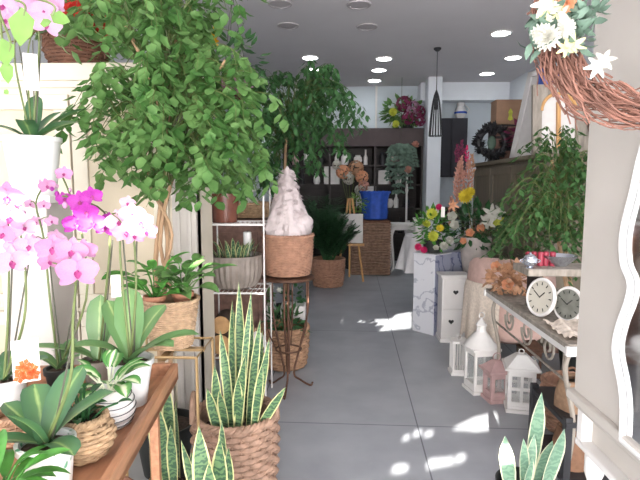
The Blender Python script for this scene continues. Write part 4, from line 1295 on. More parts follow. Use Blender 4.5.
q = V((at(407, 128, 9.45).x, 9.45, 2.462))
t = thing('flower_arrangement', q, 'wine and mauve silk flowers with greenery on top of the dark back unit', 'flower arrangement')
build(pot_mesh(q, .14, .1, .12), 'pot', 'darkpot', t)
build(foliage(MB(), q + V((-.1, -.05, .28)), .30, 170, .14, .09, .2, (1.15, .5, .8)), 'foliage', 'ficus', t)
bloomset(t, [('hydrangea', 'p_wine', at(404, 104, 9.25), .15), ('hydrangea', 'p_mauve', at(413, 108, 9.2), .13), ('hydrangea', 'p_wine', at(419, 112, 9.25), .12), ('hydrangea', 'p_wine', at(408, 118, 9.2), .12), ('hydrangea', 'p_wine', at(420, 121, 9.25), .1),
             ('mum', 'p_lemon', at(393, 112, 9.2), .08), ('mum', 'p_lemon', at(396, 124, 9.2), .07)])
# black wall cupboard right of the pillar and console below
a, b = at(434, 177, 9.7), at(468, 118, 9.7)
t = thing('wall_cupboard', ((a.x + b.x) / 2, 9.8, a.z), 'black wall cupboard on the back wall right of the white pillar', 'cupboard')
build(MB().box(((a.x + b.x) / 2, 9.8, (a.z + b.z) / 2), (b.x - a.x, .19, b.z - a.z)), 'body', 'blackmatt', t, bev=.006)
for k in (0, 1):
    w_ = (b.x - a.x) / 2 - .012
    build(MB().box((a.x + (k + .5) * (b.x - a.x) / 2, 9.695, (a.z + b.z) / 2), (w_, .02, b.z - a.z - .02)), 'door', 'blackmatt', t, bev=.004)
q = V((b.x - .12, 9.78, b.z + .005))
t = thing('jug', q, 'small white and blue jug on top of the black wall cupboard', 'jug')
build(MB().lathe([(.06, 0), (.10, .06), (.10, .14), (.06, .22), (.075, .28), (.065, .28), (.05, .2), (0, .2)], q, 24), 'body', 'white', t)
build(MB().tube([q + V((.0995 * math.cos(2 * PI * j / 24), .0995 * math.sin(2 * PI * j / 24), .10)) for j in range(24)], .02, 6, closed=True), 'blue_band', 'blue', t)
build(MB().tube(curve_pts([q + V((.09, 0, .08)), q + V((.16, 0, .16)), q + V((.07, 0, .25))]), .012, 6), 'handle', 'white', t)
t = thing('side_table', (2.15, 9.3, 0), 'dark side table against the back wall below the black cupboard', 'table')
build(MB().box((2.15, 9.3, 1.03), (.5, .4, .05)).box((2.15, 9.3, .92), (.46, .36, .16)), 'top', 'darkwood', t, bev=.004)
for x in (1.94, 2.36):
    for y in (9.14, 9.46): build(MB().box((x, y, .42), (.05, .05, .84)), 'leg', 'darkwood', t)
# white stool with curved legs right of the hamper
q = V((1.13, 8.55, 0))
t = thing('stool', q, 'white stool with curved cabriole legs to the right of the wicker hamper', 'stool')
build(MB().box(q + V((0, 0, .80)), (.40, .36, .04)).box(q + V((0, 0, .75)), (.36, .32, .08)), 'seat', 'white', t, bev=.008)
for sx in (-1, 1):
    for sy in (-1, 1):
        build(MB().tube(curve_pts([q + V((sx * .16, sy * .14, .76)), q + V((sx * .205, sy * .175, .6)), q + V((sx * .17, sy * .15, .3)), q + V((sx * .16, sy * .14, .1)), q + V((sx * .2, sy * .175, .012))], 20), [.035 - .0011 * i for i in range(21)][:21], 8), 'leg', 'white', t)
# pendant lamp
q = gnd(437.5, 48, ZC)
t = thing('pendant_lamp', q, 'slender black wire pendant lamp hanging from the ceiling near the back', 'lamp')
build(MB().lathe([(.05, 0), (.05, -.02), (.02, -.045), (0, -.045)], q, 20), 'ceiling_rose', 'black', t)
zt = at(437, 90, q.y).z; zb = at(437, 136, q.y).z
build(MB().tube([q, (q.x, q.y, zt)], .006, 6), 'cord', 'black', t)
sh = MB()
for k in range(14):
    a = 2 * PI * k / 14
    sh.tube(curve_pts([(q.x, q.y, zt), (q.x + .035 * math.cos(a), q.y + .035 * math.sin(a), zt - .1), (q.x + .065 * math.cos(a), q.y + .065 * math.sin(a), zt - .3), (q.x + .09 * math.cos(a), q.y + .09 * math.sin(a), zb)], 12), .007, 5)
for z, r in ((zt - .1, .035), (zb, .09)):
    sh.tube([(q.x + r * math.cos(2 * PI * k / 24), q.y + r * math.sin(2 * PI * k / 24), z) for k in range(24)], .006, 5, closed=True)
build(sh, 'wire_shade', 'black', t)
build(MB().lathe([(.012, zt - .12), (.028, zt - .16), (.028, zt - .24), (0, zt - .29)], (q.x, q.y, 0), 14), 'bulb_holder', 'black', t)

# ============================================================ RIGHT, MIDDLE DISTANCE
# marble printed plinths
def plinth(name, c, s, h, rz, m0, m1, label):
    t = thing(name, c, label, 'plinth')
    mb = MB().box(V(c) + V((0, 0, h / 2)), (s, s, h), rz)
    for i in (0, 1, 2, 3, 4, 5): pass
    mb.m = [0, 0, 1, 0, 0, 0] if m1 else [0] * 6
    build(mb, 'column', [m0, m1 or m0], t, bev=.004)
    build(MB().box(V(c) + V((0, 0, h + .006)), (s + .012, s + .012, .012), rz), 'top', m0, t, bev=.002)
    return t
pc = gnd(432, 336)
pc = V((pc.x + .02, pc.y + .185, 0))
plinth('plinth', pc, .255, .78, R(43), 'marblew', 'marbleb', 'white marble-look square plinth with a blue-grey side under yellow-green flowers')
pd = V((1.17, 5.30, 0))
plinth('plinth', pd, .26, .76, R(20), 'marbleb', None, 'blue-grey marble-look plinth half hidden behind the white one')
def arrangement(name, label, c, pot, potm, blooms, fol, leafm, cat='flower arrangement'):
    t = thing(name, c, label, cat)
    rt, rb, h = pot
    build(pot_mesh(c, rt, rb, h), 'pot', potm, t)
    for (fc, rad, n, L, W, sq) in fol: build(foliage(MB(), fc, rad, n, L, W, .1, sq, .2), 'foliage', leafm, t)
    bloomset(t, blooms)
    return t
c = V((pc.x, pc.y, .793))
t = arrangement('flower_arrangement', 'low pot of yellow-green and white chrysanthemums with pink ones on the marble plinth', c, (.1, .08, .12), 'darkpot',
    [('mum', 'p_lemon', at(432, 214, 4.9), .06), ('mum', 'p_lemon', at(433, 236, 4.82), .055), ('mum', 'p_lemon', at(426, 224, 4.9), .045), ('mum', 'p_yel', at(440, 228, 4.86), .04), ('mum', 'p_white', at(444, 246, 4.84), .045), ('mum', 'p_white', at(450, 240, 4.9), .04),
     ('mum', 'p_hot', at(418, 247, 4.86), .038), ('mum', 'p_hot', at(424, 250, 4.82), .035), ('mum', 'p_hot', at(439, 207, 4.98), .035), ('rose', 'p_white', at(436, 248, 4.8), .03)],
    [(c + V((0, 0, .24)), .17, 170, .09, .035, (1, .9, 1.1))], 'midgreen')
card_on(t, at(443, 212, 4.86), .035, .10, False)
# cloth-covered table with a white vase
tc_ = V((1.21, 6.1, 0))
t = thing('round_table', tc_, 'round table under a long white cloth behind the marble plinth', 'table')
build(MB().lathe([(.0, .825), (.36, .825), (.36, .85), (0, .85)], tc_, 40), 'tabletop', 'palewood', t)
build(MB().lathe([(.2, 0), (.2, .03), (.04, .08), (.04, .825)], tc_, 20), 'pedestal', 'palewood', t)
clm = MB()
prf = [(0, .857)] + [(.365, .857)] + [(.372 + .05 * k / 10, .857 - .42 * k / 10) for k in range(1, 11)]
clm.lathe(prf, tc_, 120, wob=lambda a, z: 1 + (.10 * (0.857 - z) / .42 * (math.sin(9 * a) + .5 * math.sin(17 * a + 1)) if z < .85 else 0))
clo = build(clm, 'tablecloth', 'cloth', org=tc_ + V((0, 0, .857)))
tag(clo, 'white cloth hanging in folds over the round table', 'tablecloth')
q = V((at(419, 240, 5.95).x, 5.98, .86))
t = thing('vase', q, 'small flared white vase on the white cloth beside the yellow-green flowers', 'vase')
build(MB().lathe([(.05, 0), (.055, .02), (.04, .08), (.05, .16), (.075, .21), (.065, .21), (.04, .12), (0, .05)], q, 24), 'body', 'white', t)
# white heart cabinet
hx0, hx1 = .985, 1.225
t = thing('small_cabinet', (1.105, 4.72, 0), 'small white cabinet with heart-shaped cutouts beside the marble plinth', 'cabinet')
build(MB().box((1.105, 4.73, .32), (.24, .2, .58)), 'body', 'white', t, bev=.004)
build(MB().box((1.105, 4.73, .62), (.27, .23, .022)), 'top', 'white', t, bev=.004)
build(MB().box((1.105, 4.73, .02), (.26, .22, .04)), 'base', 'white', t, bev=.003)
def heart(cx, cz, s):
    return [(cx + s * (16 * math.sin(a) ** 3) / 17, cz + s * (13 * math.cos(a) - 5 * math.cos(2 * a) - 2 * math.cos(3 * a) - math.cos(4 * a)) / 17) for a in (2 * PI * k / 28 for k in range(28))]
for k in range(2):
    d = build(MB().box((1.105, 4.622, .185 + k * .275), (.215, .016, .26)), 'drawer', 'white', t, bev=.003)
    build(MB().prism(heart(1.105 - (.035 if k == 0 else -.0), .20 + k * .275, .026), 'Y', 4.6115, 4.616), 'dark_heart', 'darkpot', d, smooth=False)  # raised dark heart; the cutout's shade is put into its colour
# plinth and tall vase with roses, lilies and a dried plume
vq = V((at(476, 255, 5.05).x, 5.08, 0))
t = thing('low_stand', vq, 'grey wooden block stand under the tall ceramic vase', 'stand')
build(MB().box(vq + V((0, 0, .25)), (.28, .28, .46)).box(vq + V((0, 0, .49)), (.32, .32, .02)), 'block', 'greywood', t, bev=.005)
vz = .503
t = thing('vase', vq + V((0, 0, vz)), 'tall pale ceramic vase holding roses, lilies and a tall dried pink plume', 'vase')
build(MB().lathe([(.09, 0), (.10, .01), (.12, .12), (.145, .30), (.155, .42), (.16, .44), (.15, .44), (.135, .3), (0, .2)], vq + V((0, 0, vz)), 40), 'body', 'ceramic', t)
fc = vq + V((0, 0, vz + .55))
build(foliage(MB(), fc, .25, 190, .11, .045, 0, (1.1, .8, .9), .15), 'foliage', 'deepgreen', t)
for (kd, m, x, y, r) in (('rose', 'p_peach', 470, 233, .045), ('rose', 'p_peach', 463, 241, .035), ('rose', 'p_peach', 481, 228, .045), ('lily', 'p_white', 492, 214, .10), ('lily', 'p_white', 487, 222, .09), ('lily', 'p_lemon', 497, 222, .08), ('lily', 'p_white', 499, 211, .07),
                         ('mum', 'p_yel', 466, 196, .075), ('mum', 'p_yel', 470, 192, .05), ('rose', 'p_white', 452, 216, .05), ('rose', 'p_white', 455, 225, .05), ('lily', 'p_peach', 453, 205, .06)):
    p = at(x, y, vq.y - .12 + rnd.uniform(-.05, .05))
    inst(bloom(kd, m), 'bloom', t, p, r, face_cam(p, .4, .1), rnd.uniform(0, 6))
    build(MB().tube([vq + V((0, 0, vz + .3)), (vq + V((0, 0, vz + .3))).lerp(p, .6), p], .003, 4), 'stem', 'stem', t)
for (x0, y0, x1, y1, m, s) in ((457, 205, 462, 160, 'p_dry', .20), (462, 190, 458, 165, 'p_dry', .19), (468, 195, 468, 160, 'p_dry', .17), (450, 225, 453, 200, 'p_dry', .15), (463, 158, 460, 146, 'p_wine', .11), (468, 158, 466, 150, 'p_hot', .08), (458, 160, 456, 148, 'p_wine', .09), (472, 175, 471, 160, 'p_orange', .12)):
    p = at((x0 + x1) / 2, (y0 + y1) / 2, vq.y)
    o = inst(bloom('plume', m), 'dried_plume', t, p, s)
    o.rotation_euler = (0, (x1 - x0) * .012, rnd.uniform(0, 6))
build(MB().tube([vq + V((0, 0, vz + .3)), at(461, 165, vq.y)], .006, 5), 'stem', 'bark', t)

# pink tub chair with a lace throw
cc = V((1.41, 4.08, 0))
t = thing('tub_chair', cc, 'dusty pink velvet tub chair with a rounded back beside the white table', 'chair')
bk = MB()
arc = [R(-65 + 310 * k / 30) for k in range(31)]     # open to the far left
sec = [(-.045, .30), (-.05, .62), (-.03, .735), (0.0, .77), (.035, .735), (.05, .62), (.045, .30)]
vs, fs = [], []
for k, a in enumerate(arc):
    dip = .15 * max(0, math.cos((k / 30 - .5) * PI)) - .11
    for (o, z) in sec: vs.append(cc + V(((.285 + o) * math.cos(a + R(150)), (.285 + o) * math.sin(a + R(150)), z + (dip + .09 if z > .5 else 0))))
m_ = len(sec)
for k in range(30):
    for j in range(m_ - 1): fs.append((k * m_ + j, (k + 1) * m_ + j, (k + 1) * m_ + j + 1, k * m_ + j + 1))
    fs.append((k * m_, k * m_ + m_ - 1, (k + 1) * m_ + m_ - 1, (k + 1) * m_))
fs += [tuple(range(m_)), tuple(30 * m_ + j for j in range(m_ - 1, -1, -1))]
bk.add(vs, fs)
build(bk, 'backrest', 'pinkcloth', t)
build(MB().lathe([(.19, .22), (.24, .25), (.24, .33), (.2, .36), (0, .37)], cc, 32), 'seat', 'pinkcloth', t)
for a in (45, 135, 225, 315):
    build(MB().tube([cc + V((.17 * math.cos(R(a)), .17 * math.sin(R(a)), .24)), cc + V((.2 * math.cos(R(a)), .2 * math.sin(R(a)), 0))], [.02, .013], 8), 'leg', 'tanwood', t)
# lace throw over its left front
lm = MB()
nu, nv = 26, 22
vs, us = [], []
for i in range(nu + 1):
    a = R(178 + 62 * i / nu)
    for j in range(nv + 1):
        s = j / nv
        rr = .345 + .012 + .03 * s + .012 * math.sin(a * 22) * s
        z = .70 - .02 - .45 * s * (1 + .12 * math.sin(i * .9))
        if j < 2: rr = .348; z = .70 - .01 * j
        vs.append(cc + V((rr * math.cos(a), rr * math.sin(a), z))); us.append((i / nu, s))
lm.add(vs, [(i * (nv + 1) + j, (i + 1) * (nv + 1) + j, (i + 1) * (nv + 1) + j + 1, i * (nv + 1) + j + 1) for i in range(nu) for j in range(nv)], 0, us)
lo = build(lm, 'lace_throw', 'lace')
sd = lo.modifiers.new('solid', 'SOLIDIFY'); sd.thickness = .004
tag(lo, 'cream lace throw draped over the left side of the pink tub chair', 'throw')

# white vintage table along the right
TX, TY0, TY1, TH = 1.03, 2.22, 3.46, .75
t = thing('console_table', (1.3, 2.84, 0), 'long white distressed table with curled iron legs along the right side', 'table')
build(MB().box((1.31, (TY0 + TY1) / 2, TH - .012), (.56, TY1 - TY0, .024)), 'tabletop', 'greywood', t, bev=.003)
ed = MB()
ed.box((TX + .012, (TY0 + TY1) / 2, TH - .03), (.022, TY1 - TY0 + .03, .045)); ed.box((1.31, TY0 - .002, TH - .03), (.58, .022, .045)); ed.box((1.31, TY1 + .002, TH - .03), (.58, .022, .045))
build(ed, 'edge_moulding', 'white', t, bev=.004)
for yy in (TY0 + .08, TY1 - .08):
    for xx in (1.09, 1.53):
        build(MB().tube(curve_pts([(xx, yy, TH - .03), (xx - .03, yy, .6), (xx + .02, yy, .35), (xx, yy, .12), (xx - .03, yy, .01)], 20), .012, 7), 'leg', 'greywood', t)
sc_ = MB()
def scroll(mb, c, r, turns, ax, rad=.007, sgn=1):
    pts = []
    for k in range(int(24 * turns) + 1):
        a = sgn * 2 * PI * k / 24
        q = r * (1 - .8 * k / (24 * turns))
        pts.append(V(c) + V((0, q * math.cos(a), q * math.sin(a))) if ax == 'X' else V(c) + V((q * math.cos(a), 0, q * math.sin(a))))
    mb.tube(pts, rad, 6)
for yy in (2.55, 2.84, 3.13): scroll(sc_, (1.085, yy, .63), .085, 1.7, 'X', sgn=1 if yy < 2.8 else -1)
sc_.tube([(1.085, TY0 + .08, .535), (1.085, TY1 - .08, .535)], .007, 6)
build(sc_, 'scrollwork', 'greywood', t)
# riser shelf with red candles and silver bowl
RZ = 1.0
t = thing('riser_shelf', (1.31, 2.84, TH), 'dark wooden riser standing on the white table with red candles on it', 'shelf')
build(MB().box((1.315, 2.86, RZ - .02), (.55, .24, .04)), 'board', 'greywood', t, bev=.005)
for xx in (1.13, 1.52): build(MB().box((xx, 2.88, (TH + RZ - .04) / 2), (.025, .16, RZ - .04 - TH)), 'side_panel', 'darkwood', t)
for k in range(5):
    q = V((at(527 + 6 * k, 260, 2.88).x, 2.86 + .012 * (k % 2), RZ))
    cdl = thing('candle', q, ['leftmost red candle of the row on the dark riser', 'red candle next to the leftmost on the dark riser', 'middle red candle of the row on the dark riser', 'red candle next to the rightmost on the dark riser', 'rightmost red candle of the row on the dark riser'][k], 'candle', 'red candles on the riser')
    build(MB().lathe([(.015, 0), (.0165, .02), (.0165, .075), (.010, .08), (0, .078)], q, 16), 'wax', 'redwax', cdl)
    build(MB().tube([q + V((0, 0, .078)), q + V((.001, 0, .086))], .0012, 5), 'wick', 'black', cdl)
q = V((at(524, 268, 2.78).x + .03, 2.775, RZ))
t = thing('sugar_bowl', q, 'round shiny silver bowl at the left end of the dark riser before the candles', 'bowl')
build(MB().lathe([(.02, 0), (.022, .004), (.012, .010), (.03, .018), (.04, .036), (.038, .052), (.03, .06), (.033, .063), (.02, .074), (.006, .08), (.008, .086), (0, .09)], q, 28), 'body', 'silver', t)
for sx in (-1, 1): build(MB().tube(curve_pts([q + V((sx * .038, 0, .03)), q + V((sx * .054, 0, .04)), q + V((sx * .036, 0, .052))], 8), .003, 6), 'handle', 'silver', t)
q = V((at(560, 262, 2.86).x, 2.87, RZ))
t = thing('pewter_bowl', q, 'low dark pewter bowl at the right end of the riser', 'bowl')
build(MB().lathe([(.04, 0), (.05, .01), (.09, .05), (.095, .06), (.088, .06), (.04, .015), (0, .012)], q, 28), 'body', 'silver', t)
# clocks
def clock(c, r, az, face, label, rimm, lean=-10):
    t = thing('clock', c, label, 'clock')
    M = Matrix.Translation(V(c) + V((0, 0, r))) @ Matrix.Rotation(az, 4, 'Z') @ Matrix.Rotation(R(lean), 4, 'X')
    def loc(mb): mb.v = [tuple(M @ V(p)) for p in mb.v]; return mb
    f = MB().add([(r * .9 * math.cos(2 * PI * k / 40), -.006, r * .9 * math.sin(2 * PI * k / 40)) for k in range(40)], [tuple(range(40))])
    f.add([(r * .93 * math.cos(2 * PI * k / 40), .02, r * .93 * math.sin(2 * PI * k / 40)) for k in range(40)], [tuple(range(39, -1, -1))])
    build(loc(f), 'face', face, t)
    rm = MB().tube([(r * .95 * math.cos(2 * PI * k / 48), 0, r * .95 * math.sin(2 * PI * k / 48)) for k in range(48)], r * .1, 8, closed=True)
    build(loc(rm), 'rim', rimm, t)
    h = MB()
    for k in range(12):
        a = 2 * PI * k / 12
        h.box((r * .72 * math.sin(a), -.007, r * .72 * math.cos(a)), (r * .05, .002, r * .16), ry=a)
    build(loc(h), 'hour_marks', 'darkpot', t)
    hd = MB().box((r * .14, -.009, r * .14), (r * .05, .002, r * .42), ry=R(45)).box((-r * .22, -.010, r * .12), (r * .035, .002, r * .6), ry=R(-60))
    build(loc(hd), 'hands', 'black', t)
    return t
q = gnd(540, 316, TH + .003)
clock(V((q.x, q.y, TH + .006)), .10, R(-70), 'clockface', 'round cream clock leaning on the white table in front of the candles', 'white')
q = gnd(570, 323, TH + .003)
clock(V((q.x, q.y + .03, TH + .005)), .088, R(-64), 'greyface', 'round clock with a grey face and white rim nearest the cream hutch', 'white')
# dried orange flowers
q = V((1.14, 3.3, TH))
t = thing('dried_flowers', q, 'bunch of dried orange flowers lying at the far end of the white table', 'flowers')
fo = foliage(MB(), q + V((.02, 0, .09)), .15, 160, .05, .03, 0, (1.2, 1, .6), .1)
build(fo, 'petals', 'p_orange', t)
for k in range(9):
    p = q + V((rnd.uniform(-.13, .16), rnd.uniform(-.12, .1), rnd.uniform(.06, .19)))
    inst(bloom('rose', 'p_orange' if k % 3 else 'p_peach'), 'bloom', t, p, .04, face_cam(p, .6, .4))
# lace and trinkets on the table front
q = gnd(560, 335, TH)
t = thing('lace_runner', (1.2, 2.4, TH), 'crumpled cream lace runner on the near end of the white table', 'cloth')
rm = MB()
nu = 24
vs = [(1.05 + .34 * i / nu, 2.25 + .30 * j / nu, TH + .004 + .016 * (1 + math.sin(i * .8 + j * .5) * math.cos(j * .7 - i * .3)) ) for i in range(nu + 1) for j in range(nu + 1)]
rm.add(vs, [(i * (nu + 1) + j, (i + 1) * (nu + 1) + j, (i + 1) * (nu + 1) + j + 1, i * (nu + 1) + j + 1) for i in range(nu) for j in range(nu)])
build(rm, 'fabric', 'lace', t)

# potted small-leaved tree on the right
b = V((1.82, 3.72, 0))
tree('potted_tree', 'bushy small-leaved tree filling the right side behind the white table', b, (.16, .12, .3),
     [([b + V((0, 0, .2)), at(560, 250, 3.75), at(556, 200, 3.75), at(552, 160, 3.75)], .018), ([b + V((.03, 0, .2)), at(566, 250, 3.77), at(570, 190, 3.77)], .014)],
     [(at(560, 180, 3.7), (.26, .3, .30), 520, at(560, 200, 3.75)), (at(530, 215, 3.6), (.26, .25, .26), 430, at(556, 215, 3.7)), (at(568, 235, 3.55), (.2, .25, .28), 340, at(562, 230, 3.7)),
      (at(560, 150, 3.75), (.22, .25, .18), 220, at(558, 180, 3.75)), (at(515, 240, 3.55), (.14, .2, .16), 130, at(550, 225, 3.7)), (at(580, 200, 3.75), (.2, .3, .35), 260, at(568, 200, 3.75))],
     'ficusr', .062, .028, 11, droop=.7)

# tan cabinet along the right wall
t = thing('sideboard', (2.2, 5.35, 0), 'long tan wooden cabinet with plank doors along the right side', 'cabinet')
build(MB().box((2.16, 5.35, .87), (.86, 2.06, 1.60)), 'body', 'tanwood', t, bev=.005)
build(MB().box((2.15, 5.35, 1.69), (.94, 2.14, .04)), 'top', 'tanwood', t, bev=.006)
build(MB().box((2.16, 5.35, .035), (.80, 2.0, .07)), 'plinth', 'brownwood', t)
for k in range(3):
    yc = 4.67 + .68 * k
    dm = MB().box((1.722, yc, .87), (.02, .65, 1.54))
    for (yy, sy, zz, sz) in ((yc - .29, .07, .87, 1.54), (yc + .29, .07, .87, 1.54), (yc, .52, .14, .08), (yc, .52, 1.60, .08), (yc, .52, .95, .06)): dm.box((1.708, yy, zz), (.016, sy, sz))
    d = build(dm, 'door', 'tanwood', t, bev=.003)
    build(MB().ball((1.69, yc + .22, .95), .016, 10, 8), 'knob', 'iron', d)
SZ = 1.71
q = at(482, 133, 5.95)
t = thing('black_wreath', V((q.x + .12, 5.95, SZ)), 'round black leafy wreath with a pale centre standing on the tan cabinet', 'wreath')
wc = V((q.x + .12, 5.95, SZ + .23))
wm = MB().tube([wc + V((.15 * math.cos(2 * PI * k / 36), 0, .15 * math.sin(2 * PI * k / 36))) for k in range(36)], .035, 8, closed=True)
for k in range(220):
    a = rnd.uniform(0, 2 * PI)
    wm.leaf(wc + V((.15 * math.cos(a), rnd.uniform(-.04, .04), .15 * math.sin(a))), V((math.cos(a) * rnd.uniform(-.6, 1), rnd.uniform(-1, .5), math.sin(a) * rnd.uniform(-.6, 1))), .09, .04)
build(wm, 'ring', 'black', t)
build(MB().ball(wc + V((0, .02, -.01)), .05, 12, 8, sy=.5, sz=1.6), 'centre_ornament', 'eucal', t)
q = at(493, 125, 6.15)
t = thing('crate', (2.07, 6.2, SZ), 'dark wooden crate on the tan cabinet carrying the cardboard box', 'crate')
build(MB().box((2.07, 6.2, SZ + .22), (.44, .26, .43)), 'body', 'darkwood', t, bev=.005)
for z in (.08, .22, .36): build(MB().box((2.07, 6.063, SZ + z), (.44, .014, .11)), 'slat', 'brownwood', t, bev=.003)
t = thing('cardboard_box', (2.02, 6.18, SZ + .437), 'tan cardboard box on top of the dark crate', 'box')
build(MB().box((2.02, 6.18, SZ + .437 + .14), (.32, .22, .27)), 'carton', 'cardboard', t, bev=.003)
build(MB().box((2.02, 6.18, SZ + .437 + .277), (.33, .23, .008)), 'flap', 'cardboard', t)
build(MB().prism([(2.02 + x * .05, SZ + .55 + z * .07) for x, z in ((0, 1), (.5, .4), (.35, -.2), (.6, -.8), (0, -1), (-.6, -.8), (-.35, -.2), (-.5, .4))], 'Y', 6.066, 6.069), 'printed_mark', 'p_lemon', t, smooth=False)
q = V((2.16, 5.75, SZ))
t = thing('potted_plant', q, 'dark wine-leaved plant between the black wreath and the leaning white frame', 'plant')
build(pot_mesh(q, .1, .08, .13), 'pot', 'darkpot', t)
build(foliage(MB(), q + V((.0, 0, .28)), .24, 180, .1, .045, .2, (1, .7, .8)), 'foliage', 'p_wine', t)
q = at(506, 97, 6.1)
t = thing('white_figurine', V((2.33, 5.78, SZ)), 'small white figurine near the leaning white frame', 'figurine')
build(MB().lathe([(.05, 0), (.05, .04), (.03, .06), (.045, .2), (.055, .32), (.03, .40), (.035, .45), (.03, .5), (0, .52)], (2.33, 5.78, SZ), 20), 'body', 'white', t)
# leaning white framed mirror with a black back edge
t = thing('leaning_frame', (1.99, 5.35, SZ), 'tall white framed board with a black back edge leaning on the tan cabinet', 'frame')
M = Matrix.Translation((1.99, 5.35, SZ + .008)) @ Matrix.Rotation(R(-62), 4, 'Z') @ Matrix.Rotation(R(-14), 4, 'X')
def loc2(mb): mb.v = [tuple(M @ V(p)) for p in mb.v]; return mb
W_, H_ = .5, .95
fm = MB()
for (cx, cz, sx, sz) in ((0, H_ - .03, W_, .06), (0, .03, W_, .06), (-W_ / 2 + .03, H_ / 2, .06, H_), (W_ / 2 - .03, H_ / 2, .06, H_)): fm.box((cx, -.012, cz), (sx, .024, sz))
build(loc2(fm), 'frame', 'white', t, bev=.003)
build(loc2(MB().box((0, .006, H_ / 2), (W_ + .012, .012, H_ + .006))), 'backing', 'black', t)
build(loc2(MB().box((0, -.004, H_ / 2), (W_ - .12, .006, H_ - .12))), 'board', 'canvas', t)
# weathered arched window frame
t = thing('window_frame', (1.97, 4.62, SZ), 'weathered grey wooden window frame with an arched opening leaning on the cabinet', 'frame')
M = Matrix.Translation((1.97, 4.62, SZ + .003)) @ Matrix.Rotation(R(-6), 4, 'X')
fw, fh = .46, .62
arch = MB()
n = 20
outer = [(-fw / 2, 0), (-fw / 2, fh), (fw / 2, fh), (fw / 2, 0)]
for (cx, cz, sx, sz) in ((-fw / 2 + .04, fh / 2, .08, fh), (fw / 2 - .04, fh / 2, .08, fh), (0, fh - .04, fw - .16, .08), (0, .03, fw - .16, .06)): arch.box((cx, 0, cz), (sx, .035, sz))
iw = fw / 2 - .08
for s in (-1, 1):     # spandrels of the arch
    pl = [(s * iw, fh - .08)] + [(s * iw * math.cos(PI / 2 * k / 10), fh - .08 - iw + iw * math.sin(PI / 2 * k / 10)) for k in range(11)]
    arch.prism(pl if s < 0 else pl[::-1], 'Y', -.015, .015)
build(loc2(arch), 'frame', 'greywood', t, bev=.003)
build(loc2(MB().tube([(iw * math.cos(PI * k / 20), -.012, fh - .08 - iw + iw * math.sin(PI * k / 20)) for k in range(21)], .014, 7).box((0, 0, .26), (.03, .03, .42))), 'arch_trim', 'palewood', t)
build(loc2(MB().box((0, .022, fh / 2), (fw - .01, .008, fh - .01))), 'back_board', 'canvas', t)
q = V((2.36, 4.62, SZ))
t = thing('weathered_board', q, 'rough grey weathered board leaning beside the arched window frame', 'board')
M = Matrix.Translation(q + V((.04, .05, .004))) @ Matrix.Rotation(R(-8), 4, 'X')
bm_ = MB()
for k in range(4): bm_.box((-.14 + k * .095, 0, .25), (.09, .02, .5))
build(loc2(bm_), 'planks', 'greywood', t, bev=.004)
build(loc2(MB().tube([(.11 * math.cos(2 * PI * k / 30) - .02, -.03, .26 + .11 * math.sin(2 * PI * k / 30)) for k in range(30)], .03, 7, closed=True)), 'twig_ring', 'wickerdk', t)
t = thing('blue_box', (2.02, 4.88, SZ), 'blue box standing behind the arched window frame', 'box')
build(MB().box((2.02, 4.88, SZ + .40), (.26, .14, .80)).box((2.02, 4.88, SZ + .804), (.27, .15, .008)), 'carton', 'blue', t, bev=.003)

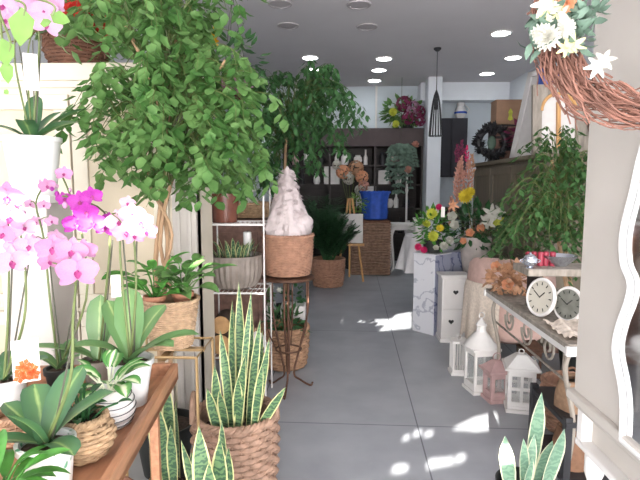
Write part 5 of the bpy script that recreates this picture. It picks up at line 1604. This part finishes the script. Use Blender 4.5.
# ------------------------------------------------------------ lanterns on the floor
def lantern(c, w_, h_, m, label, roof='pyramid', bars=2, rz=0.0, post=.016):
    t = thing('lantern', c, label, 'lantern')
    c = V(c)
    M = Matrix.Translation(c) @ Matrix.Rotation(rz, 4, 'Z')
    def L2(mb): mb.v = [tuple(M @ V(p)) for p in mb.v]; return mb
    hb = h_ * ((.62 if bars == 0 else .70) if roof != 'cage' else .86)
    build(L2(MB().box((0, 0, .012), (w_ + .02, w_ + .02, .024)).box((0, 0, .034), (w_, w_, .02))), 'base', m, t, bev=.002)
    for sx in (-1, 1):
        for sy in (-1, 1): build(L2(MB().box((sx * (w_ / 2 - post / 2), sy * (w_ / 2 - post / 2), (.04 + hb) / 2), (post, post, hb - .04))), 'post', m, t)
    for k in range(4):
        Q = Matrix.Rotation(PI / 2 * k, 4, 'Z')
        g = MB()
        if roof == 'cage':
            for j in range(1, 6): g.tube([(-w_ / 2 + w_ * j / 6, -w_ / 2 + post / 2, .04), (-w_ / 2 + w_ * j / 6, -w_ / 2 + post / 2, hb)], .003, 5)
        else:
            g.box((0, -w_ / 2 + post / 2, .055), (w_ - 2 * post, post * .8, .03)); g.box((0, -w_ / 2 + post / 2, hb - .02), (w_ - 2 * post, post * .8, .04))
            if bars:
                g.box((0, -w_ / 2 + post / 2, (.07 + hb - .04) / 2), (post * .8, post * .7, hb - .11))
                g.box((0, -w_ / 2 + post / 2, (.07 + hb - .04) / 2), (w_ - 2 * post, post * .7, post * .8))
        g.v = [tuple(Q @ V(p)) for p in g.v]
        f = build(L2(g), 'side_frame', m, t)
        if roof != 'cage':
            gl = MB().box((0, -w_ / 2 + post * .75, (.05 + hb) / 2), (w_ - 2 * post, .002, hb - .07))
            gl.v = [tuple(Q @ V(p)) for p in gl.v]
            build(L2(gl), 'glass_pane', 'glass', f)
    r = MB()
    if roof == 'cage':
        r.box((0, 0, hb + .01), (w_ + .01, w_ + .01, .02))
        zt = hb + .02
    elif roof == 'tower':
        r.box((0, 0, hb + .008), (w_ + .05, w_ + .05, .016))
        q = w_ / 2 + .02
        r.lathe([(q * 1.25, hb + .016), (q * .55, hb + .10), (q * .34, hb + .12), (q * .34, hb + .16), (q * .42, hb + .165), (0, hb + .22)], (0, 0, 0), 8)
        zt = hb + .215
    else:
        r.box((0, 0, hb + .008), (w_ + .05, w_ + .05, .016))
        q = w_ / 2 + .015
        r.add([(-q, -q, hb + .016), (q, -q, hb + .016), (q, q, hb + .016), (-q, q, hb + .016), (-q * .3, -q * .3, hb + h_ * .22), (q * .3, -q * .3, hb + h_ * .22), (q * .3, q * .3, hb + h_ * .22), (-q * .3, q * .3, hb + h_ * .22)],
              [(0, 1, 5, 4), (1, 2, 6, 5), (2, 3, 7, 6), (3, 0, 4, 7), (4, 5, 6, 7), (3, 2, 1, 0)])
        zt = hb + h_ * .22
    build(L2(r), 'roof', m, t, bev=.002)
    rr = (h_ - zt) / 2 if h_ > zt + .03 else .02
    build(L2(MB().tube([(rr * math.cos(2 * PI * k / 20), 0, zt + rr * .9 + rr * math.sin(2 * PI * k / 20)) for k in range(20)], .003, 5, closed=True)), 'ring_handle', m, t)
    return t
q = gnd(460, 376); q.y += .06
lantern(q, .115, .29, 'white', 'white wire cage lantern, farthest of the floor lanterns', 'cage', rz=R(0), post=.010)
q = gnd(482, 394); q.y += .07
lantern(q, .16, .50, 'white', 'tall white lantern with a stepped conical roof, second farthest on the floor', 'tower', 0, rz=R(12))
q = gnd(497, 404); q.y += .07; q.x += .01
lantern(q, .125, .33, 'pinkpaint', 'dusty pink wooden lantern between the tall white one and the house-shaped one', 'pyramid', 0, rz=R(10), post=.024)
q = gnd(523, 413); q.y += .07
lantern(q, .165, .40, 'white', 'white house-shaped lantern with six-pane windows nearest the black shelf', 'pyramid', 2, rz=R(-12), post=.022)
q = gnd(512, 388); q.x += .22; q.y += .25
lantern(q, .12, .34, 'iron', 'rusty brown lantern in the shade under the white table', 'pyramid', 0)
# clutter under the table
q = V((1.40, 2.94, 0))
t = thing('storage_basket', q, 'reddish brown wicker basket in the shadow under the far end of the white table', 'basket')
make_basket(t, q, .13, .16, .30, 'wickerr', 12, 26, .01)
# black low shelf with bags
t = thing('low_shelf', (1.22, 2.52, 0), 'low black two-tier shelf under the near end of the white table', 'shelf')
for z in (.07, .345): build(MB().box((1.27, 2.50, z), (.40, .44, .025)), 'board', 'black', t, bev=.003)
for x in (1.085, 1.45):
    for y in (2.30, 2.70): build(MB().box((x, y, .19), (.035, .035, .38)), 'post', 'black', t, bev=.003)
def bag(c, w_, d_, h_, m, label, rz=0):
    t = thing('woven_bag', c, label, 'bag')
    M = Matrix.Translation(V(c)) @ Matrix.Rotation(rz, 4, 'Z')
    body = MB()
    secs = []
    for k in range(9):
        s = k / 8
        secs.append((w_ / 2 * (1 - .12 * s + .05 * math.sin(PI * s)), d_ / 2 * (1 - .35 * s + .1 * math.sin(PI * s)), h_ * s))
    n = 32
    vs = [M @ V((a * math.copysign(abs(math.cos(2 * PI * j / n)) ** .6, math.cos(2 * PI * j / n)), b_ * math.copysign(abs(math.sin(2 * PI * j / n)) ** .6, math.sin(2 * PI * j / n)), z)) for a, b_, z in secs for j in range(n)]
    fs = [(i * n + j, i * n + (j + 1) % n, (i + 1) * n + (j + 1) % n, (i + 1) * n + j) for i in range(8) for j in range(n)] + [tuple(range(n - 1, -1, -1))]
    body.add(vs, fs)
    o = build(body, 'body', m, t)
    s_ = o.modifiers.new('solid', 'SOLIDIFY'); s_.thickness = .006
    for sy in (-1, 1):
        pts = [M @ V((w_ * .22 * -math.cos(PI * k / 12), sy * d_ * .30, h_ - .01 + h_ * .28 * math.sin(PI * k / 12))) for k in range(13)]
        build(MB().tube(pts, .006, 6), 'handle', 'brownbag', t)
    build(MB().box(M @ V((0, 0, h_ * .78)), (w_ * .8, d_ * .6, .01), rz), 'mouth', 'darkpot', t)  # dark sheet set inside the bag's opening
    return t
bag(V((1.20, 2.46, .359)), .20, .16, .15, 'tanbag', 'tan woven bag with a dark lining on the top tier of the black shelf', R(20))
bag(V((1.21, 2.44, .084)), .24, .18, .19, 'brownbag', 'brown woven bag on the lower tier of the black shelf', R(15))

# ============================================================ RIGHT FOREGROUND: cream hutch, mirror, vine wreath
HX0, HX1, HY0, HY1 = .755, .95, .90, 1.57
t = thing('hutch', ((HX0 + HX1) / 2, 1.2, 0), 'tall cream painted hutch in the right foreground behind the vine wreath', 'cabinet')
build(MB().box(((HX0 + HX1) / 2, (HY0 + HY1) / 2, 1.50), (HX1 - HX0, HY1 - HY0, 1.38)), 'upper_body', 'greycream', t, bev=.003)
build(MB().box(((HX0 + HX1) / 2 - .004, (HY0 + HY1) / 2, .797), (HX1 - HX0 + .03, HY1 - HY0 + .03, .03)).box(((HX0 + HX1) / 2 + .004, (HY0 + HY1) / 2, .772), (HX1 - HX0 + .01, HY1 - HY0 + .0, .024)), 'waist_moulding', 'greycream', t, bev=.005)
build(MB().box(((HX0 + HX1) / 2 + .02, (HY0 + HY1) / 2, .71), (HX1 - HX0 - .05, HY1 - HY0 - .06, .11)), 'apron', 'greycream', t, bev=.003)
build(MB().box(((HX0 + HX1) / 2 + .008, (HY0 + HY1) / 2, .646), (HX1 - HX0 - .0, HY1 - HY0 - .01, .022)), 'lower_moulding', 'white', t, bev=.004)
for x in (HX0 + .045, HX1 - .04):
    for y in (HY0 + .05, HY1 - .06):
        build(MB().lathe([(.014, 0), (.018, .04), (.014, .08), (.022, .3), (.026, .5), (.018, .54), (.028, .57), (.028, .636)], (x, y, 0), 18), 'leg', 'white', t)
build(MB().box((HX0 + .03, HY1 - .02, .71), (.035, .035, .13)), 'corner_post', 'white', t, bev=.003)
# scalloped white mirror on the hutch's left face
MX = HX0 - .004
mpts = []
cy, cz = 1.115, 1.16
ctrl = [(640, 158, 0), (633, 190, 0), (623, 232, 0), (623, 262, 0), (630, 282, 0), (628, 300, 0), (619, 325, 0), (615, 350, 0), (621, 385, 0), (623, 410, 0), (622, 440, 0)]
def face_pt(px, py):       # a pixel on the hutch's left face
    d = ray(px, py)
    k = (MX - .012) / d.x
    return V((MX - .012, k * d.y, CAMZ + k * d.z))
far = [face_pt(a, b_) for a, b_, _ in ctrl]
ym = far[0].y - .13
near = [V((p.x, 2 * ym - p.y, p.z)) for p in far][::-1]
topz = far[0].z
top = [V((MX - .012, ym + .10 , topz + .06)), V((MX - .012, ym + .05, topz + .075)), V((MX - .012, ym, topz + .13)), V((MX - .012, ym - .05, topz + .075)), V((MX - .012, ym - .10, topz + .06))]
loop = curve_pts(far[::-1] + top + near[::-1], 150)
tm = thing('wall_mirror', V((MX, ym, far[-1].z)), 'white scalloped baroque mirror fixed to the left face of the cream hutch', 'mirror')
build(MB().tube(loop, .0085, 8, closed=True), 'frame', 'whiteplas', tm)
inner = MB().add([V((MX - .004, p.y, p.z)) for p in loop], [tuple(range(len(loop)))])
build(inner, 'glass', 'mirror', tm, smooth=False)
# vine wreath hung on a cord
wc = at(650, 18, .98)
t = thing('vine_wreath', wc, 'large reddish vine wreath with white flowers hanging at the upper right', 'wreath')
wax = (CAMV - wc); wax.z = 0; wax = Matrix.Rotation(R(12), 3, 'Z') @ wax.normalized()
ws = V((-wax.y, wax.x, 0))
def wp(a, r, o=0.0): return wc + ws * (r * math.cos(a)) + V((0, 0, r * math.sin(a))) + wax * o
vm = MB()
WR = .162
for k in range(520):
    a0 = rnd.uniform(0, 2 * PI); span = rnd.uniform(.5, 1.5)
    r0 = WR + max(-.03, min(.028, rnd.gauss(0, .019))); o0 = max(-.035, min(.035, rnd.gauss(0, .018))); ph = rnd.uniform(0, 6); fr = rnd.uniform(2.5, 8)
    pts = []
    for j in range(15):
        a = a0 + span * j / 14
        q = r0 + .012 * math.sin(fr * a + ph) + (.009 * (j - 12) if j > 12 and k % 4 == 0 else 0)
        pts.append(wp(a, q, o0 + .012 * math.cos(fr * a + ph)))
    vm.tube(pts, rnd.uniform(.001, .0023), 5)
build(vm, 'vine_ring', 'vine', t)
build(MB().tube([wp(PI / 2, WR), (wp(PI / 2, WR).x, wp(PI / 2, WR).y, ZC)], .0018, 5), 'cord', 'stake', t)
def ang_of(px, py):
    p = at(px, py, .97); d = p - wc
    return p
fo = MB()
for (x, y, n) in ((545, 30, 26), (556, 18, 26), (572, 20, 24), (540, 46, 10), (580, 40, 12), (590, 14, 14), (562, 6, 20), (536, 20, 8)):
    for _ in range(n):
        p = at(x + rnd.uniform(-9, 9), y + rnd.uniform(-9, 9), .95 + rnd.uniform(-.02, .02))
        fo.leaf(p, (rnd.uniform(-1, 1), rnd.uniform(-.8, .3), rnd.uniform(-1, 1)), .036, .014)
build(fo, 'leaves', 'eucal', t)
for (kd, m, x, y, r) in (('mum', 'p_white', 547, 38, .024), ('mum', 'p_white', 541, 34, .019), ('lily', 'p_white', 545, 4, .024), ('lily', 'p_cream', 550, 12, .02), ('mum', 'p_white', 565, 28, .018), ('lily', 'p_cream', 573, 45, .022), ('lily', 'p_cream', 566, 48, .016),
                         ('lily', 'p_white', 598, 66, .022), ('lily', 'p_white', 604, 60, .02), ('rose', 'p_peach', 566, 2, .018), ('lily', 'p_white', 560, 14, .02)):
    p = at(x, y, .925)
    inst(bloom(kd, m), 'bloom', t, p, r, face_cam(p, .5), rnd.uniform(0, 6))
